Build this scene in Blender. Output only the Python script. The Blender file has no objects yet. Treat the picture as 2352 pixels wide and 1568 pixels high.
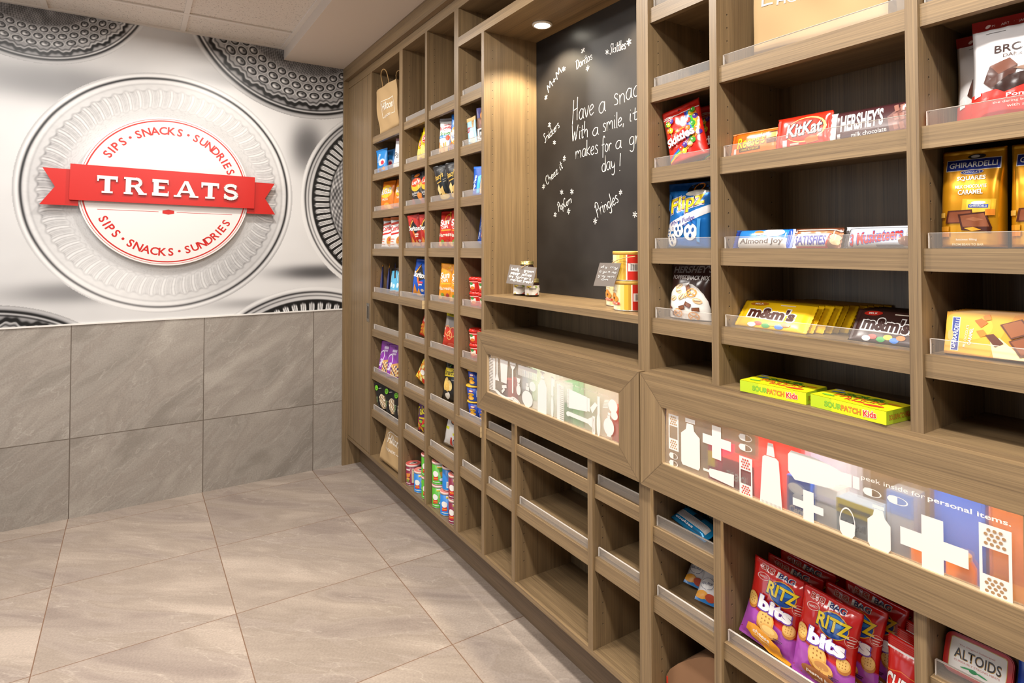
import bpy, bmesh, math, random
import numpy as np
from mathutils import Vector, Matrix, Euler
from mathutils.geometry import tessellate_polygon
SC = bpy.context.scene
COL = SC.collection
PI = math.pi
RAD = math.radians
# ------------------------------------------------------------------ camera
cd = bpy.data.cameras.new('camera'); cam = bpy.data.objects.new('camera', cd); COL.objects.link(cam)
FPX = 1375.458
cd.sensor_fit = 'HORIZONTAL'; cd.sensor_width = 36.0; cd.lens = 36.0 * FPX / 2352
cd.shift_x = (1176 - 1197.102) / 2352; cd.shift_y = (537.778 - 784) / 2352
cd.clip_start = 0.01; cd.clip_end = 50
_r = Vector((0.839205, -0.543814, -0.001461)); _d = Vector((0.010380, 0.018703, -0.999771)); _f = Vector((0.543717, 0.838998, 0.021341))
M4 = Matrix((_r, -_d, -_f)).transposed().to_4x4()
M4.translation = Vector((-1.134024, -3.871167, 1.391477))
cam.matrix_world = M4
SC.camera = cam
# ------------------------------------------------------------------ view, world, lights
SC.view_settings.view_transform = 'Standard'; SC.view_settings.look = 'None'
SC.view_settings.exposure = 0.0; SC.view_settings.gamma = 1.0; SC.view_settings.use_curve_mapping = False
SC.cycles.use_denoising = True; SC.cycles.denoising_prefilter = 'ACCURATE'
SC.cycles.max_bounces = 8; SC.cycles.transparent_max_bounces = 12; SC.cycles.caustics_reflective = False; SC.cycles.caustics_refractive = False
SC.cycles.sample_clamp_indirect = 6.0
wd = bpy.data.worlds.new('world'); SC.world = wd; wd.use_nodes = True
bg = wd.node_tree.nodes['Background']; bg.inputs[0].default_value = (1.0, 0.97, 0.95, 1); bg.inputs[1].default_value = 0.19

def area(name, loc, sx, sy, energy, col=(1, 0.93, 0.84), rot=(0, 0, 0), shape='RECTANGLE', spread=180):
    l = bpy.data.lights.new(name, 'AREA'); l.shape = shape; l.size = sx; l.size_y = sy; l.energy = energy; l.color = col; l.spread = RAD(spread)
    o = bpy.data.objects.new(name, l); o.location = loc; o.rotation_euler = rot; COL.objects.link(o); return o
for yy, en in ((-0.75, 15), (-2.2, 25), (-3.6, 36), (-5.0, 28)):
    area('ceiling_lamp', (-0.72, yy, 2.55), 0.16, 0.16, en, (1, 0.95, 0.88), shape='DISK')
for yy in (-1.0, -2.6, -4.4):
    area('ceiling_panel_lamp', (-1.75, yy, 2.56), 0.6, 0.6, 24, (1, 0.96, 0.91))
# cool light from an unseen source further along the left side of the room
area('cool_side_light', (-4.2, -1.6, 1.5), 1.6, 2.0, 20, (0.72, 0.86, 1.0), (0, RAD(-90), 0))

# ------------------------------------------------------------------ helpers: objects
def tag(o, label=None, cat=None, group=None, kind=None):
    if label: o['label'] = label
    if cat: o['category'] = cat
    if group: o['group'] = group
    if kind: o['kind'] = kind
    return o
def empty(name, loc=(0, 0, 0)):
    o = bpy.data.objects.new(name, None); o.empty_display_size = 0.02; COL.objects.link(o); o.location = loc; return o
def link(name, me, parent=None):
    o = bpy.data.objects.new(name, me); COL.objects.link(o)
    if parent is not None: o.parent = parent
    return o
def absloc(o):
    """o's mesh is written in world coordinates: undo the offset of its parents"""
    v = Vector((0, 0, 0)); p = o.parent
    while p is not None: v += p.location; p = p.parent
    o.location = -v
    return o

# ------------------------------------------------------------------ materials
def lin(c):
    return c / 12.92 if c <= 0.04045 else ((c + 0.055) / 1.055) ** 2.4
def rgb(h):
    h = h.lstrip('#')
    return tuple(lin(int(h[i:i + 2], 16) / 255) for i in (0, 2, 4)) + (1.0,)
_mats = {}
def mat(h, rough=0.5, metal=0.0, spec=0.5, coat=0.0):
    k = (h, rough, metal, coat)
    if k in _mats: return _mats[k]
    m = bpy.data.materials.new('print_' + h.strip('#')); m.use_nodes = True
    b = m.node_tree.nodes['Principled BSDF']
    b.inputs['Base Color'].default_value = rgb(h); b.inputs['Roughness'].default_value = rough; b.inputs['Metallic'].default_value = metal
    b.inputs['Coat Weight'].default_value = coat; b.inputs['Coat Roughness'].default_value = 0.12
    _mats[k] = m
    return m
def nd(nt, t, **kw):
    n = nt.nodes.new(t)
    for k, v in kw.items():
        if k.startswith('i_'):
            key = k[2:]
            n.inputs[int(key) if key.isdigit() else key].default_value = v
        else: setattr(n, k, v)
    return n
def newmat(name):
    m = bpy.data.materials.new(name); m.use_nodes = True
    return m, m.node_tree, m.node_tree.nodes['Principled BSDF']
def ramp(nt, stops):
    r = nd(nt, 'ShaderNodeValToRGB'); e = r.color_ramp.elements
    while len(e) < len(stops): e.new(0.5)
    for x, (p, c) in zip(e, stops): x.position = p; x.color = rgb(c) if isinstance(c, str) else c
    return r
def wood(name, scale, dark, light):
    m, nt, b = newmat(name); L = nt.links.new
    tc = nd(nt, 'ShaderNodeTexCoord'); mp = nd(nt, 'ShaderNodeMapping'); mp.inputs['Scale'].default_value = scale
    L(tc.outputs['Object'], mp.inputs[0])
    n1 = nd(nt, 'ShaderNodeTexNoise'); n1.inputs['Scale'].default_value = 3.0; n1.inputs['Detail'].default_value = 5; n1.inputs['Roughness'].default_value = 0.7
    L(mp.outputs[0], n1.inputs['Vector'])
    mp2 = nd(nt, 'ShaderNodeMapping'); mp2.inputs['Scale'].default_value = tuple(s * 0.1 for s in scale); L(tc.outputs['Object'], mp2.inputs[0])
    n2 = nd(nt, 'ShaderNodeTexNoise'); n2.inputs['Scale'].default_value = 3.0; n2.inputs['Detail'].default_value = 3; L(mp2.outputs[0], n2.inputs['Vector'])
    mx = nd(nt, 'ShaderNodeMath', operation='MULTIPLY_ADD'); L(n1.outputs['Fac'], mx.inputs[0]); mx.inputs[1].default_value = 0.65
    m3 = nd(nt, 'ShaderNodeMath', operation='MULTIPLY'); L(n2.outputs['Fac'], m3.inputs[0]); m3.inputs[1].default_value = 0.35; L(m3.outputs[0], mx.inputs[2])
    r = ramp(nt, [(0.34, dark), (0.62, light)]); L(mx.outputs[0], r.inputs[0]); L(r.outputs[0], b.inputs['Base Color'])
    b.inputs['Roughness'].default_value = 0.42
    bp = nd(nt, 'ShaderNodeBump'); bp.inputs['Strength'].default_value = 0.06; bp.inputs['Distance'].default_value = 0.001; L(n1.outputs['Fac'], bp.inputs['Height']); L(bp.outputs[0], b.inputs['Normal'])
    return m
WD, WL = '#624f39', '#937a58'
W_V = wood('laminate_upright', (140, 140, 1.2), WD, WL)
W_H = wood('laminate_lengthwise', (140, 1.2, 140), WD, WL)
W_T = wood('laminate_kick', (75, 1.6, 75), '#5d4b3a', '#7d6851')

def acrylic_mat(name, tint, veil, rough, thru, gloss=0.8):
    """cast acrylic: mostly clear, a frosted veil that scatters the room's light, a mirror-like skin at glancing angles"""
    m, nt, b = newmat(name); L = nt.links.new
    out = nt.nodes['Material Output']
    tr = nd(nt, 'ShaderNodeBsdfTransparent')
    rf = nd(nt, 'ShaderNodeBsdfRefraction'); rf.inputs['Roughness'].default_value = rough; rf.inputs['IOR'].default_value = 1.16
    gl = nd(nt, 'ShaderNodeBsdfGlossy'); gl.inputs['Roughness'].default_value = 0.25
    df = nd(nt, 'ShaderNodeBsdfDiffuse'); df.inputs['Color'].default_value = rgb(tint)
    tl = nd(nt, 'ShaderNodeBsdfTranslucent'); tl.inputs['Color'].default_value = rgb(tint)
    a = nd(nt, 'ShaderNodeMixShader'); a.inputs[0].default_value = thru; L(tr.outputs[0], a.inputs[1]); L(rf.outputs[0], a.inputs[2])
    d2 = nd(nt, 'ShaderNodeMixShader'); d2.inputs[0].default_value = 0.3; L(df.outputs[0], d2.inputs[1]); L(tl.outputs[0], d2.inputs[2])
    lf = nd(nt, 'ShaderNodeLayerWeight'); lf.inputs[0].default_value = 0.5; vm = nd(nt, 'ShaderNodeMath', operation='MULTIPLY_ADD'); L(lf.outputs['Facing'], vm.inputs[0]); vm.inputs[1].default_value = veil * 1.3; vm.inputs[2].default_value = veil * .35
    c = nd(nt, 'ShaderNodeMixShader'); L(vm.outputs[0], c.inputs[0]); L(a.outputs[0], c.inputs[1]); L(d2.outputs[0], c.inputs[2])
    lw = nd(nt, 'ShaderNodeLayerWeight'); lw.inputs[0].default_value = 0.25
    mm = nd(nt, 'ShaderNodeMath', operation='MULTIPLY_ADD'); L(lw.outputs['Fresnel'], mm.inputs[0]); mm.inputs[1].default_value = gloss; mm.inputs[2].default_value = 0.02; mm.use_clamp = True
    e = nd(nt, 'ShaderNodeMixShader'); L(mm.outputs[0], e.inputs[0]); L(c.outputs[0], e.inputs[1]); L(gl.outputs[0], e.inputs[2])
    if thru == 0.0:   # the sheet's far side adds nothing of its own
        ge = nd(nt, 'ShaderNodeNewGeometry'); t2 = nd(nt, 'ShaderNodeBsdfTransparent'); h = nd(nt, 'ShaderNodeMixShader')
        L(ge.outputs['Backfacing'], h.inputs[0]); L(e.outputs[0], h.inputs[1]); L(t2.outputs[0], h.inputs[2]); e = h
    L(e.outputs[0], out.inputs['Surface'])
    return m
ACR = acrylic_mat('frosted_acrylic', '#f3ece6', 0.30, 0.18, 0.0, 0.55)
PANE = acrylic_mat('frosted_drawer_pane', '#f6f3ee', 0.22, 0.20, 0.75, 0.5)
CLEAR = acrylic_mat('clear_plastic', '#dddddd', 0.10, 0.05, 0.0)
BLACK = mat('#0b0a09', 0.6)

def stone(name, axes, org, size, grout, tones, gw=0.0028):
    """large square porcelain tiles; axes: the two coordinate names, org: a joint's position"""
    m, nt, b = newmat(name); L = nt.links.new
    ge = nd(nt, 'ShaderNodeNewGeometry'); sx = nd(nt, 'ShaderNodeSeparateXYZ'); L(ge.outputs['Position'], sx.inputs[0])
    ids = []; masks = []
    for ax, o, s in zip(axes, org, size):
        a = nd(nt, 'ShaderNodeMath', operation='SUBTRACT'); L(sx.outputs[ax], a.inputs[0]); a.inputs[1].default_value = o
        d = nd(nt, 'ShaderNodeMath', operation='DIVIDE'); L(a.outputs[0], d.inputs[0]); d.inputs[1].default_value = s
        f = nd(nt, 'ShaderNodeMath', operation='FLOOR'); L(d.outputs[0], f.inputs[0]); ids.append(f)
        pp = nd(nt, 'ShaderNodeMath', operation='PINGPONG'); L(a.outputs[0], pp.inputs[0]); pp.inputs[1].default_value = s / 2
        lt = nd(nt, 'ShaderNodeMath', operation='LESS_THAN'); L(pp.outputs[0], lt.inputs[0]); lt.inputs[1].default_value = gw / 2; masks.append(lt)
    cb = nd(nt, 'ShaderNodeCombineXYZ'); L(ids[0].outputs[0], cb.inputs[0]); L(ids[1].outputs[0], cb.inputs[1])
    wn = nd(nt, 'ShaderNodeTexWhiteNoise', noise_dimensions='3D'); L(cb.outputs[0], wn.inputs['Vector'])
    # every tile samples another stretch of the same slate pattern
    sh = nd(nt, 'ShaderNodeVectorMath', operation='MULTIPLY_ADD'); L(wn.outputs['Color'], sh.inputs[0]); sh.inputs[1].default_value = (7, 7, 7); L(ge.outputs['Position'], sh.inputs[2])
    vr = nd(nt, 'ShaderNodeVectorRotate', rotation_type='AXIS_ANGLE')
    vr.inputs['Axis'].default_value = (0, 0, 1) if 'Y' in axes else (0, 1, 0)
    vr.inputs['Angle'].default_value = 0.72 if 'Y' in axes else 0.75
    L(sh.outputs[0], vr.inputs['Vector'])
    mp = nd(nt, 'ShaderNodeMapping'); mp.inputs['Scale'].default_value = (0.9, 3.6, 0.9) if 'Y' in axes else (1.0, 1.0, 3.0); L(vr.outputs[0], mp.inputs[0])
    n1 = nd(nt, 'ShaderNodeTexNoise'); n1.inputs['Scale'].default_value = 1.6; n1.inputs['Detail'].default_value = 7; n1.inputs['Roughness'].default_value = 0.56; n1.inputs['Distortion'].default_value = 0.5; L(mp.outputs[0], n1.inputs['Vector'])
    n2 = nd(nt, 'ShaderNodeTexNoise'); n2.inputs['Scale'].default_value = 140; n2.inputs['Detail'].default_value = 3; L(ge.outputs['Position'], n2.inputs['Vector'])
    vo = nd(nt, 'ShaderNodeTexNoise'); vo.inputs['Scale'].default_value = 2.1; vo.inputs['Detail'].default_value = 4; L(mp.outputs[0], vo.inputs['Vector'])
    r1 = ramp(nt, [(0.36, tones[0]), (0.47, tones[1]), (0.50, tones[2]), (0.66, tones[3])]); L(n1.outputs['Fac'], r1.inputs[0])
    # thin pale veins along the cleft lines
    ab = nd(nt, 'ShaderNodeMath', operation='SUBTRACT'); L(vo.outputs['Fac'], ab.inputs[0]); ab.inputs[1].default_value = 0.53
    ab2 = nd(nt, 'ShaderNodeMath', operation='ABSOLUTE'); L(ab.outputs[0], ab2.inputs[0])
    rv = ramp(nt, [(0.0, (0.35, 0.35, 0.35, 1)), (0.006, (0, 0, 0, 1))]); L(ab2.outputs[0], rv.inputs[0])
    mv = nd(nt, 'ShaderNodeMixRGB', blend_type='MIX'); L(rv.outputs[0], mv.inputs[0]); L(r1.outputs[0], mv.inputs[1]); mv.inputs[2].default_value = rgb(tones[4])
    # per tile tone
    hs = nd(nt, 'ShaderNodeHueSaturation'); L(mv.outputs[0], hs.inputs['Color'])
    vm = nd(nt, 'ShaderNodeMapRange'); L(wn.outputs['Value'], vm.inputs[0]); vm.inputs[3].default_value = 0.93; vm.inputs[4].default_value = 1.06; L(vm.outputs[0], hs.inputs['Value'])
    fm = nd(nt, 'ShaderNodeMixRGB', blend_type='OVERLAY'); fm.inputs[0].default_value = 0.22; L(hs.outputs[0], fm.inputs[1])
    gr = ramp(nt, [(0.3, (0.25, 0.25, 0.25, 1)), (0.7, (0.75, 0.75, 0.75, 1))]); L(n2.outputs['Fac'], gr.inputs[0]); L(gr.outputs[0], fm.inputs[2])
    mk = nd(nt, 'ShaderNodeMath', operation='MAXIMUM'); L(masks[0].outputs[0], mk.inputs[0]); L(masks[1].outputs[0], mk.inputs[1])
    gx = nd(nt, 'ShaderNodeMixRGB'); L(mk.outputs[0], gx.inputs[0]); L(fm.outputs[0], gx.inputs[1]); gx.inputs[2].default_value = rgb(grout)
    L(gx.outputs[0], b.inputs['Base Color']); b.inputs['Roughness'].default_value = 0.55
    bp = nd(nt, 'ShaderNodeBump'); bp.inputs['Strength'].default_value = 0.12; bp.inputs['Distance'].default_value = 0.002; L(n1.outputs['Fac'], bp.inputs['Height']); L(bp.outputs[0], b.inputs['Normal'])
    return m

# ------------------------------------------------------------------ helpers: mesh building
class MB:
    def __init__(s): s.bm = bmesh.new(); s.mats = []
    def mi(s, m):
        if m not in s.mats: s.mats.append(m)
        return s.mats.index(m)
    def face(s, vs, m, smooth=False):
        f = s.bm.faces.new([v if isinstance(v, bmesh.types.BMVert) else s.bm.verts.new(v) for v in vs]); f.material_index = s.mi(m); f.smooth = smooth; return f
    def box(s, x0, x1, y0, y1, z0, z1, m, bev=0.0):
        x0, x1 = min(x0, x1), max(x0, x1); y0, y1 = min(y0, y1), max(y0, y1); z0, z1 = min(z0, z1), max(z0, z1)
        v = [s.bm.verts.new((x, y, z)) for x in (x0, x1) for y in (y0, y1) for z in (z0, z1)]
        i = s.mi(m); fs = []
        for q in ((0, 1, 3, 2), (4, 6, 7, 5), (0, 4, 5, 1), (2, 3, 7, 6), (0, 2, 6, 4), (1, 5, 7, 3)):
            f = s.bm.faces.new([v[k] for k in q]); f.material_index = i; fs.append(f)
        if bev > 0:
            es = list({e for f in fs for e in f.edges})
            bmesh.ops.bevel(s.bm, geom=es, offset=bev, segments=2, profile=0.7, affect='EDGES')
        return fs
    def prism(s, pts, d0, d1, to3, m, msides=None):
        """polygon pts (2d) extruded between depths d0 (front) and d1 (back); to3(x, y, d) -> point"""
        a = [s.bm.verts.new(to3(x, y, d0)) for x, y in pts]; b = [s.bm.verts.new(to3(x, y, d1)) for x, y in pts]
        i = s.mi(m); j = s.mi(msides or m)
        for t in tessellate_polygon([[Vector((x, y, 0)) for x, y in pts]]):
            try:
                f = s.bm.faces.new([a[k] for k in t]); f.material_index = i
                f = s.bm.faces.new([b[k] for k in reversed(t)]); f.material_index = j
            except ValueError: pass
        n = len(pts)
        for k in range(n):
            f = s.bm.faces.new((a[k], b[k], b[(k + 1) % n], a[(k + 1) % n])); f.material_index = j
    def lathe(s, prof, seg, m, ms=None, cap0=True, cap1=True, smooth=True, c=(0, 0, 0), sx=1.0, sy=1.0):
        rings = []
        for r, z in prof:
            rings.append([s.bm.verts.new((c[0] + sx * r * math.sin(2 * PI * k / seg), c[1] - sy * r * math.cos(2 * PI * k / seg), c[2] + z)) for k in range(seg)])
        for q in range(len(prof) - 1):
            mm = s.mi(ms[q] if ms else m)
            for k in range(seg):
                f = s.bm.faces.new((rings[q][k], rings[q][(k + 1) % seg], rings[q + 1][(k + 1) % seg], rings[q + 1][k])); f.material_index = mm; f.smooth = smooth
        if cap0: f = s.bm.faces.new(list(reversed(rings[0]))); f.material_index = s.mi(ms[0] if ms else m)
        if cap1: f = s.bm.faces.new(rings[-1]); f.material_index = s.mi(ms[-1] if ms else m)
    def tube(s, pts, r, m, seg=8, caps=True):
        pts = [Vector(p) for p in pts]; rings = []; prev = None
        for i, p in enumerate(pts):
            t = (pts[min(i + 1, len(pts) - 1)] - pts[max(i - 1, 0)]).normalized()
            if prev is None:
                n = t.orthogonal().normalized()
            else: n = (prev - t * prev.dot(t)).normalized()
            prev = n; bn = t.cross(n)
            rings.append([s.bm.verts.new(p + n * (r * math.cos(2 * PI * k / seg)) + bn * (r * math.sin(2 * PI * k / seg))) for k in range(seg)])
        i = s.mi(m)
        for a, b in zip(rings, rings[1:]):
            for k in range(seg):
                f = s.bm.faces.new((a[k], a[(k + 1) % seg], b[(k + 1) % seg], b[k])); f.material_index = i; f.smooth = True
        if caps:
            s.bm.faces.new(list(reversed(rings[0]))).material_index = i; s.bm.faces.new(rings[-1]).material_index = i
    def mesh(s, name):
        bmesh.ops.recalc_face_normals(s.bm, faces=s.bm.faces[:]) if getattr(s, 'recalc', False) else None
        me = bpy.data.meshes.new(name); s.bm.to_mesh(me); s.bm.free()
        for m in s.mats: me.materials.append(m)
        return me
    def build(s, name, parent=None, world=False):
        o = link(name, s.mesh(name), parent)
        if world and parent is not None: absloc(o)
        return o

# ------------------------------------------------------------------ helpers: flat graphics (2d shapes put on a surface)
_tx = {}
def text2d(body, bold=0.0, shear=0.0, space=1.0):
    k = (body, bold, shear, space)
    if k in _tx: return _tx[k]
    cu = bpy.data.curves.new('lettering', 'FONT'); cu.body = body; cu.size = 1.0; cu.offset = bold; cu.shear = shear; cu.space_character = space
    cu.resolution_u = 3; cu.fill_mode = 'FRONT'; cu.align_x = 'LEFT'
    o = bpy.data.objects.new('lettering', cu)
    me = bpy.data.meshes.new_from_object(o)
    vs = np.array([v.co[:2] for v in me.vertices]) if len(me.vertices) else np.zeros((0, 2)); fs = [tuple(p.vertices) for p in me.polygons]
    bpy.data.objects.remove(o); bpy.data.curves.remove(cu); bpy.data.meshes.remove(me)
    if len(vs):
        lo = vs.min(0); hi = vs.max(0); vs = (vs - lo) / np.maximum(hi - lo, 1e-6); asp = (hi[0] - lo[0]) / max(hi[1] - lo[1], 1e-6)
    else: asp = 1
    _tx[k] = (vs - 0.5 if len(vs) else vs, fs, asp)
    return _tx[k]
def shape2d(g, W, H):
    """one graphic in percent of the face (x 0..100 left to right, y 0..100 bottom to top) -> metric verts (x centred, y from bottom), faces, colour"""
    t = g[0]
    def rot(v, c, a):
        if not a: return v
        ca, sa = math.cos(RAD(a)), math.sin(RAD(a)); d = v - c
        return np.stack([d[:, 0] * ca - d[:, 1] * sa, d[:, 0] * sa + d[:, 1] * ca], 1) + c
    px = lambda x: (x / 100 - 0.5) * W
    py = lambda y: y / 100 * H
    if t == 'R':
        v = np.array([(px(g[1]), py(g[2])), (px(g[3]), py(g[2])), (px(g[3]), py(g[4])), (px(g[1]), py(g[4]))]); c = v.mean(0)
        return rot(v, c, g[6] if len(g) > 6 else 0), [(0, 1, 2, 3)], g[5]
    if t == 'E':
        n = 20; c = np.array([px(g[1]), py(g[2])]); a = np.arange(n) * 2 * PI / n
        v = c + np.stack([np.cos(a) * g[3] / 100 * W, np.sin(a) * g[4] / 100 * H], 1)
        return rot(v, c, g[6] if len(g) > 6 else 0), [tuple(range(n))], g[5]
    if t == 'O':   # ring: cx, cy, rx, ry, thickness (fraction of the radius), colour
        n = 22; c = np.array([px(g[1]), py(g[2])]); a = np.arange(n) * 2 * PI / n; q = np.stack([np.cos(a) * g[3] / 100 * W, np.sin(a) * g[4] / 100 * H], 1)
        v = np.concatenate([c + q, c + q * (1 - g[5])]); f = [(k, (k + 1) % n, n + (k + 1) % n, n + k) for k in range(n)]
        return rot(v, c, g[7] if len(g) > 7 else 0), f, g[6]
    if t == 'P':
        v = np.array([(px(x), py(y)) for x, y in g[1]])
        area2 = sum(v[i][0] * v[(i + 1) % len(v)][1] - v[(i + 1) % len(v)][0] * v[i][1] for i in range(len(v)))
        if area2 < 0: v = v[::-1]
        fs = []
        for tr in tessellate_polygon([[Vector((x, y, 0)) for x, y in v]]):
            a, b, c = (v[k] for k in tr)
            cr = (b[0] - a[0]) * (c[1] - a[1]) - (b[1] - a[1]) * (c[0] - a[0])
            fs.append(tuple(tr) if cr > 0 else tuple(reversed(tr)))
        return v, fs, g[2]
    if t == 'T':   # text, cx, cy, w, h, colour, rot, bold, shear
        g = list(g) + [0, 0.0, 0.0][len(g) - 7:] if len(g) < 10 else list(g)
        vs, fs, asp = text2d(g[1], g[8], g[9])
        if not len(vs): return None
        c = np.array([px(g[2]), py(g[3])])
        v = vs * np.array([g[4] / 100 * W, g[5] / 100 * H]) + c
        return rot(v, c, g[7]), fs, g[6]
def decal(mb, vs, fs, m, mapf, ul, vl, eps):
    if vs is None or not len(vs): return
    tb = bmesh.new(); tv = [tb.verts.new((x, y, 0)) for x, y in vs]
    for f in fs:
        try: tb.faces.new([tv[k] for k in f])
        except ValueError: pass
    lo = vs.min(0); hi = vs.max(0)
    for arr, no, ax in ((ul, (1, 0, 0), 0), (vl, (0, 1, 0), 1)):
        for u in arr:
            if lo[ax] + 1e-5 < u < hi[ax] - 1e-5:
                bmesh.ops.bisect_plane(tb, geom=tb.verts[:] + tb.edges[:] + tb.faces[:], dist=1e-7, plane_co=(u, 0, 0) if ax == 0 else (0, u, 0), plane_no=no)
    i = mb.mi(m); mp = {}
    for f in tb.faces:
        w = []
        for v in f.verts:
            if v not in mp: mp[v] = mb.bm.verts.new(mapf(v.co.x, v.co.y, eps))
            w.append(mp[v])
        if f.normal.z < 0: w.reverse()
        try:
            q = mb.bm.faces.new(w); q.material_index = i; q.smooth = True
        except ValueError: pass
    tb.free()
def put(mb, gs, W, H, mapf, ul=(), vl=(), rough=0.35, metal=0.0, e0=0.0004, de=0.00012, clipx=None, coat=0.0):
    for k, g in enumerate(gs):
        s = shape2d(g, W, H)
        if s is None: continue
        vs, fs, col = s
        vs = np.array(vs, float)
        vs[:, 1] = np.clip(vs[:, 1], 0.0, H); vs[:, 0] = np.clip(vs[:, 0], -W / 2, W / 2)
        m = col if not isinstance(col, str) else mat(col, rough, metal, coat=coat)
        decal(mb, vs, fs, m, mapf, ul, vl, e0 + de * k)
# ================================================================== THE ROOM
FL = stone('floor_slate_tile', ('X', 'Y'), (-0.1807, -0.1311), (0.6096, 0.6074), '#7d604c', ('#91837a', '#a4968b', '#9b8d81', '#b4a598', '#c9bcaf'), gw=0.0036)
WT = stone('wall_slate_tile', ('X', 'Z'), (-0.1783, 0.4075), (0.6096, 0.5863), '#655a50', ('#8d857c', '#a0988f', '#978e85', '#aea69c', '#c0b9af'), gw=0.0045)
m = MB(); m.box(-4.6, 0.4, -6.2, 0.05, -0.05, 0.0, FL); tag(m.build('floor'), kind='structure')
m = MB(); m.box(-4.6, 0.4, 0.0, 0.06, 0.0, 0.9938, WT); tag(m.build('wall_back'), kind='structure')
PAINT = mat('#d9cec2', 0.8)
m = MB(); m.box(-4.6, 0.4, 0.004, 0.06, 0.9938, 2.70, PAINT); tag(m.build('wall_back_upper'), kind='structure')
m = MB(); m.box(0.32, 0.4, -6.2, 0.0, 0.0, 2.70, PAINT); tag(m.build('wall_right'), kind='structure')
# white edge strip between tiles and mural
m = MB(); m.box(-4.6, -0.0005, -0.006, 0.004, 0.9905, 0.9985, mat('#e9e5df', 0.3)); tag(m.build('trim_1'), kind='structure')
# ceiling: acoustic panels in a grid, and the plaster soffit over the shelving
m0, nt, b = newmat('acoustic_panel'); L = nt.links.new
ge = nd(nt, 'ShaderNodeNewGeometry'); n1 = nd(nt, 'ShaderNodeTexNoise'); n1.inputs['Scale'].default_value = 130; n1.inputs['Detail'].default_value = 2; L(ge.outputs['Position'], n1.inputs['Vector'])
r = ramp(nt, [(0.30, '#a59a8e'), (0.40, '#dcd3c8')]); L(n1.outputs['Fac'], r.inputs[0]); L(r.outputs[0], b.inputs['Base Color']); b.inputs['Roughness'].default_value = 0.9
bp = nd(nt, 'ShaderNodeBump'); bp.inputs['Strength'].default_value = 0.3; bp.inputs['Distance'].default_value = 0.002; L(n1.outputs['Fac'], bp.inputs['Height']); L(bp.outputs[0], b.inputs['Normal'])
m = MB(); m.box(-4.6, -0.365, -6.2, 0.004, 2.618, 2.66, m0); tag(m.build('ceiling'), kind='structure')
GRID = mat('#ddd5cb', 0.5)
m = MB()
for k in range(11): m.box(-4.6, -0.3655, -0.322 - 0.6096 * k, -0.298 - 0.6096 * k, 2.610, 2.6175, GRID)
for k in range(6): m.box(-0.9235 - 0.6096 * k, -0.8985 - 0.6096 * k, -6.2, 0.003, 2.611, 2.6174, GRID)
m.box(-0.386, -0.3652, -6.2, 0.003, 2.609, 2.6176, GRID); m.box(-4.6, -0.366, -0.020, 0.003, 2.6095, 2.6177, GRID)
tag(m.build('trim_2'), kind='structure')
m = MB(); m.box(-0.365, 0.32, -6.2, 0.004, 2.5468, 2.66, mat('#d3c7ba', 0.85)); tag(m.build('ceiling_soffit'), kind='structure')

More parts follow.
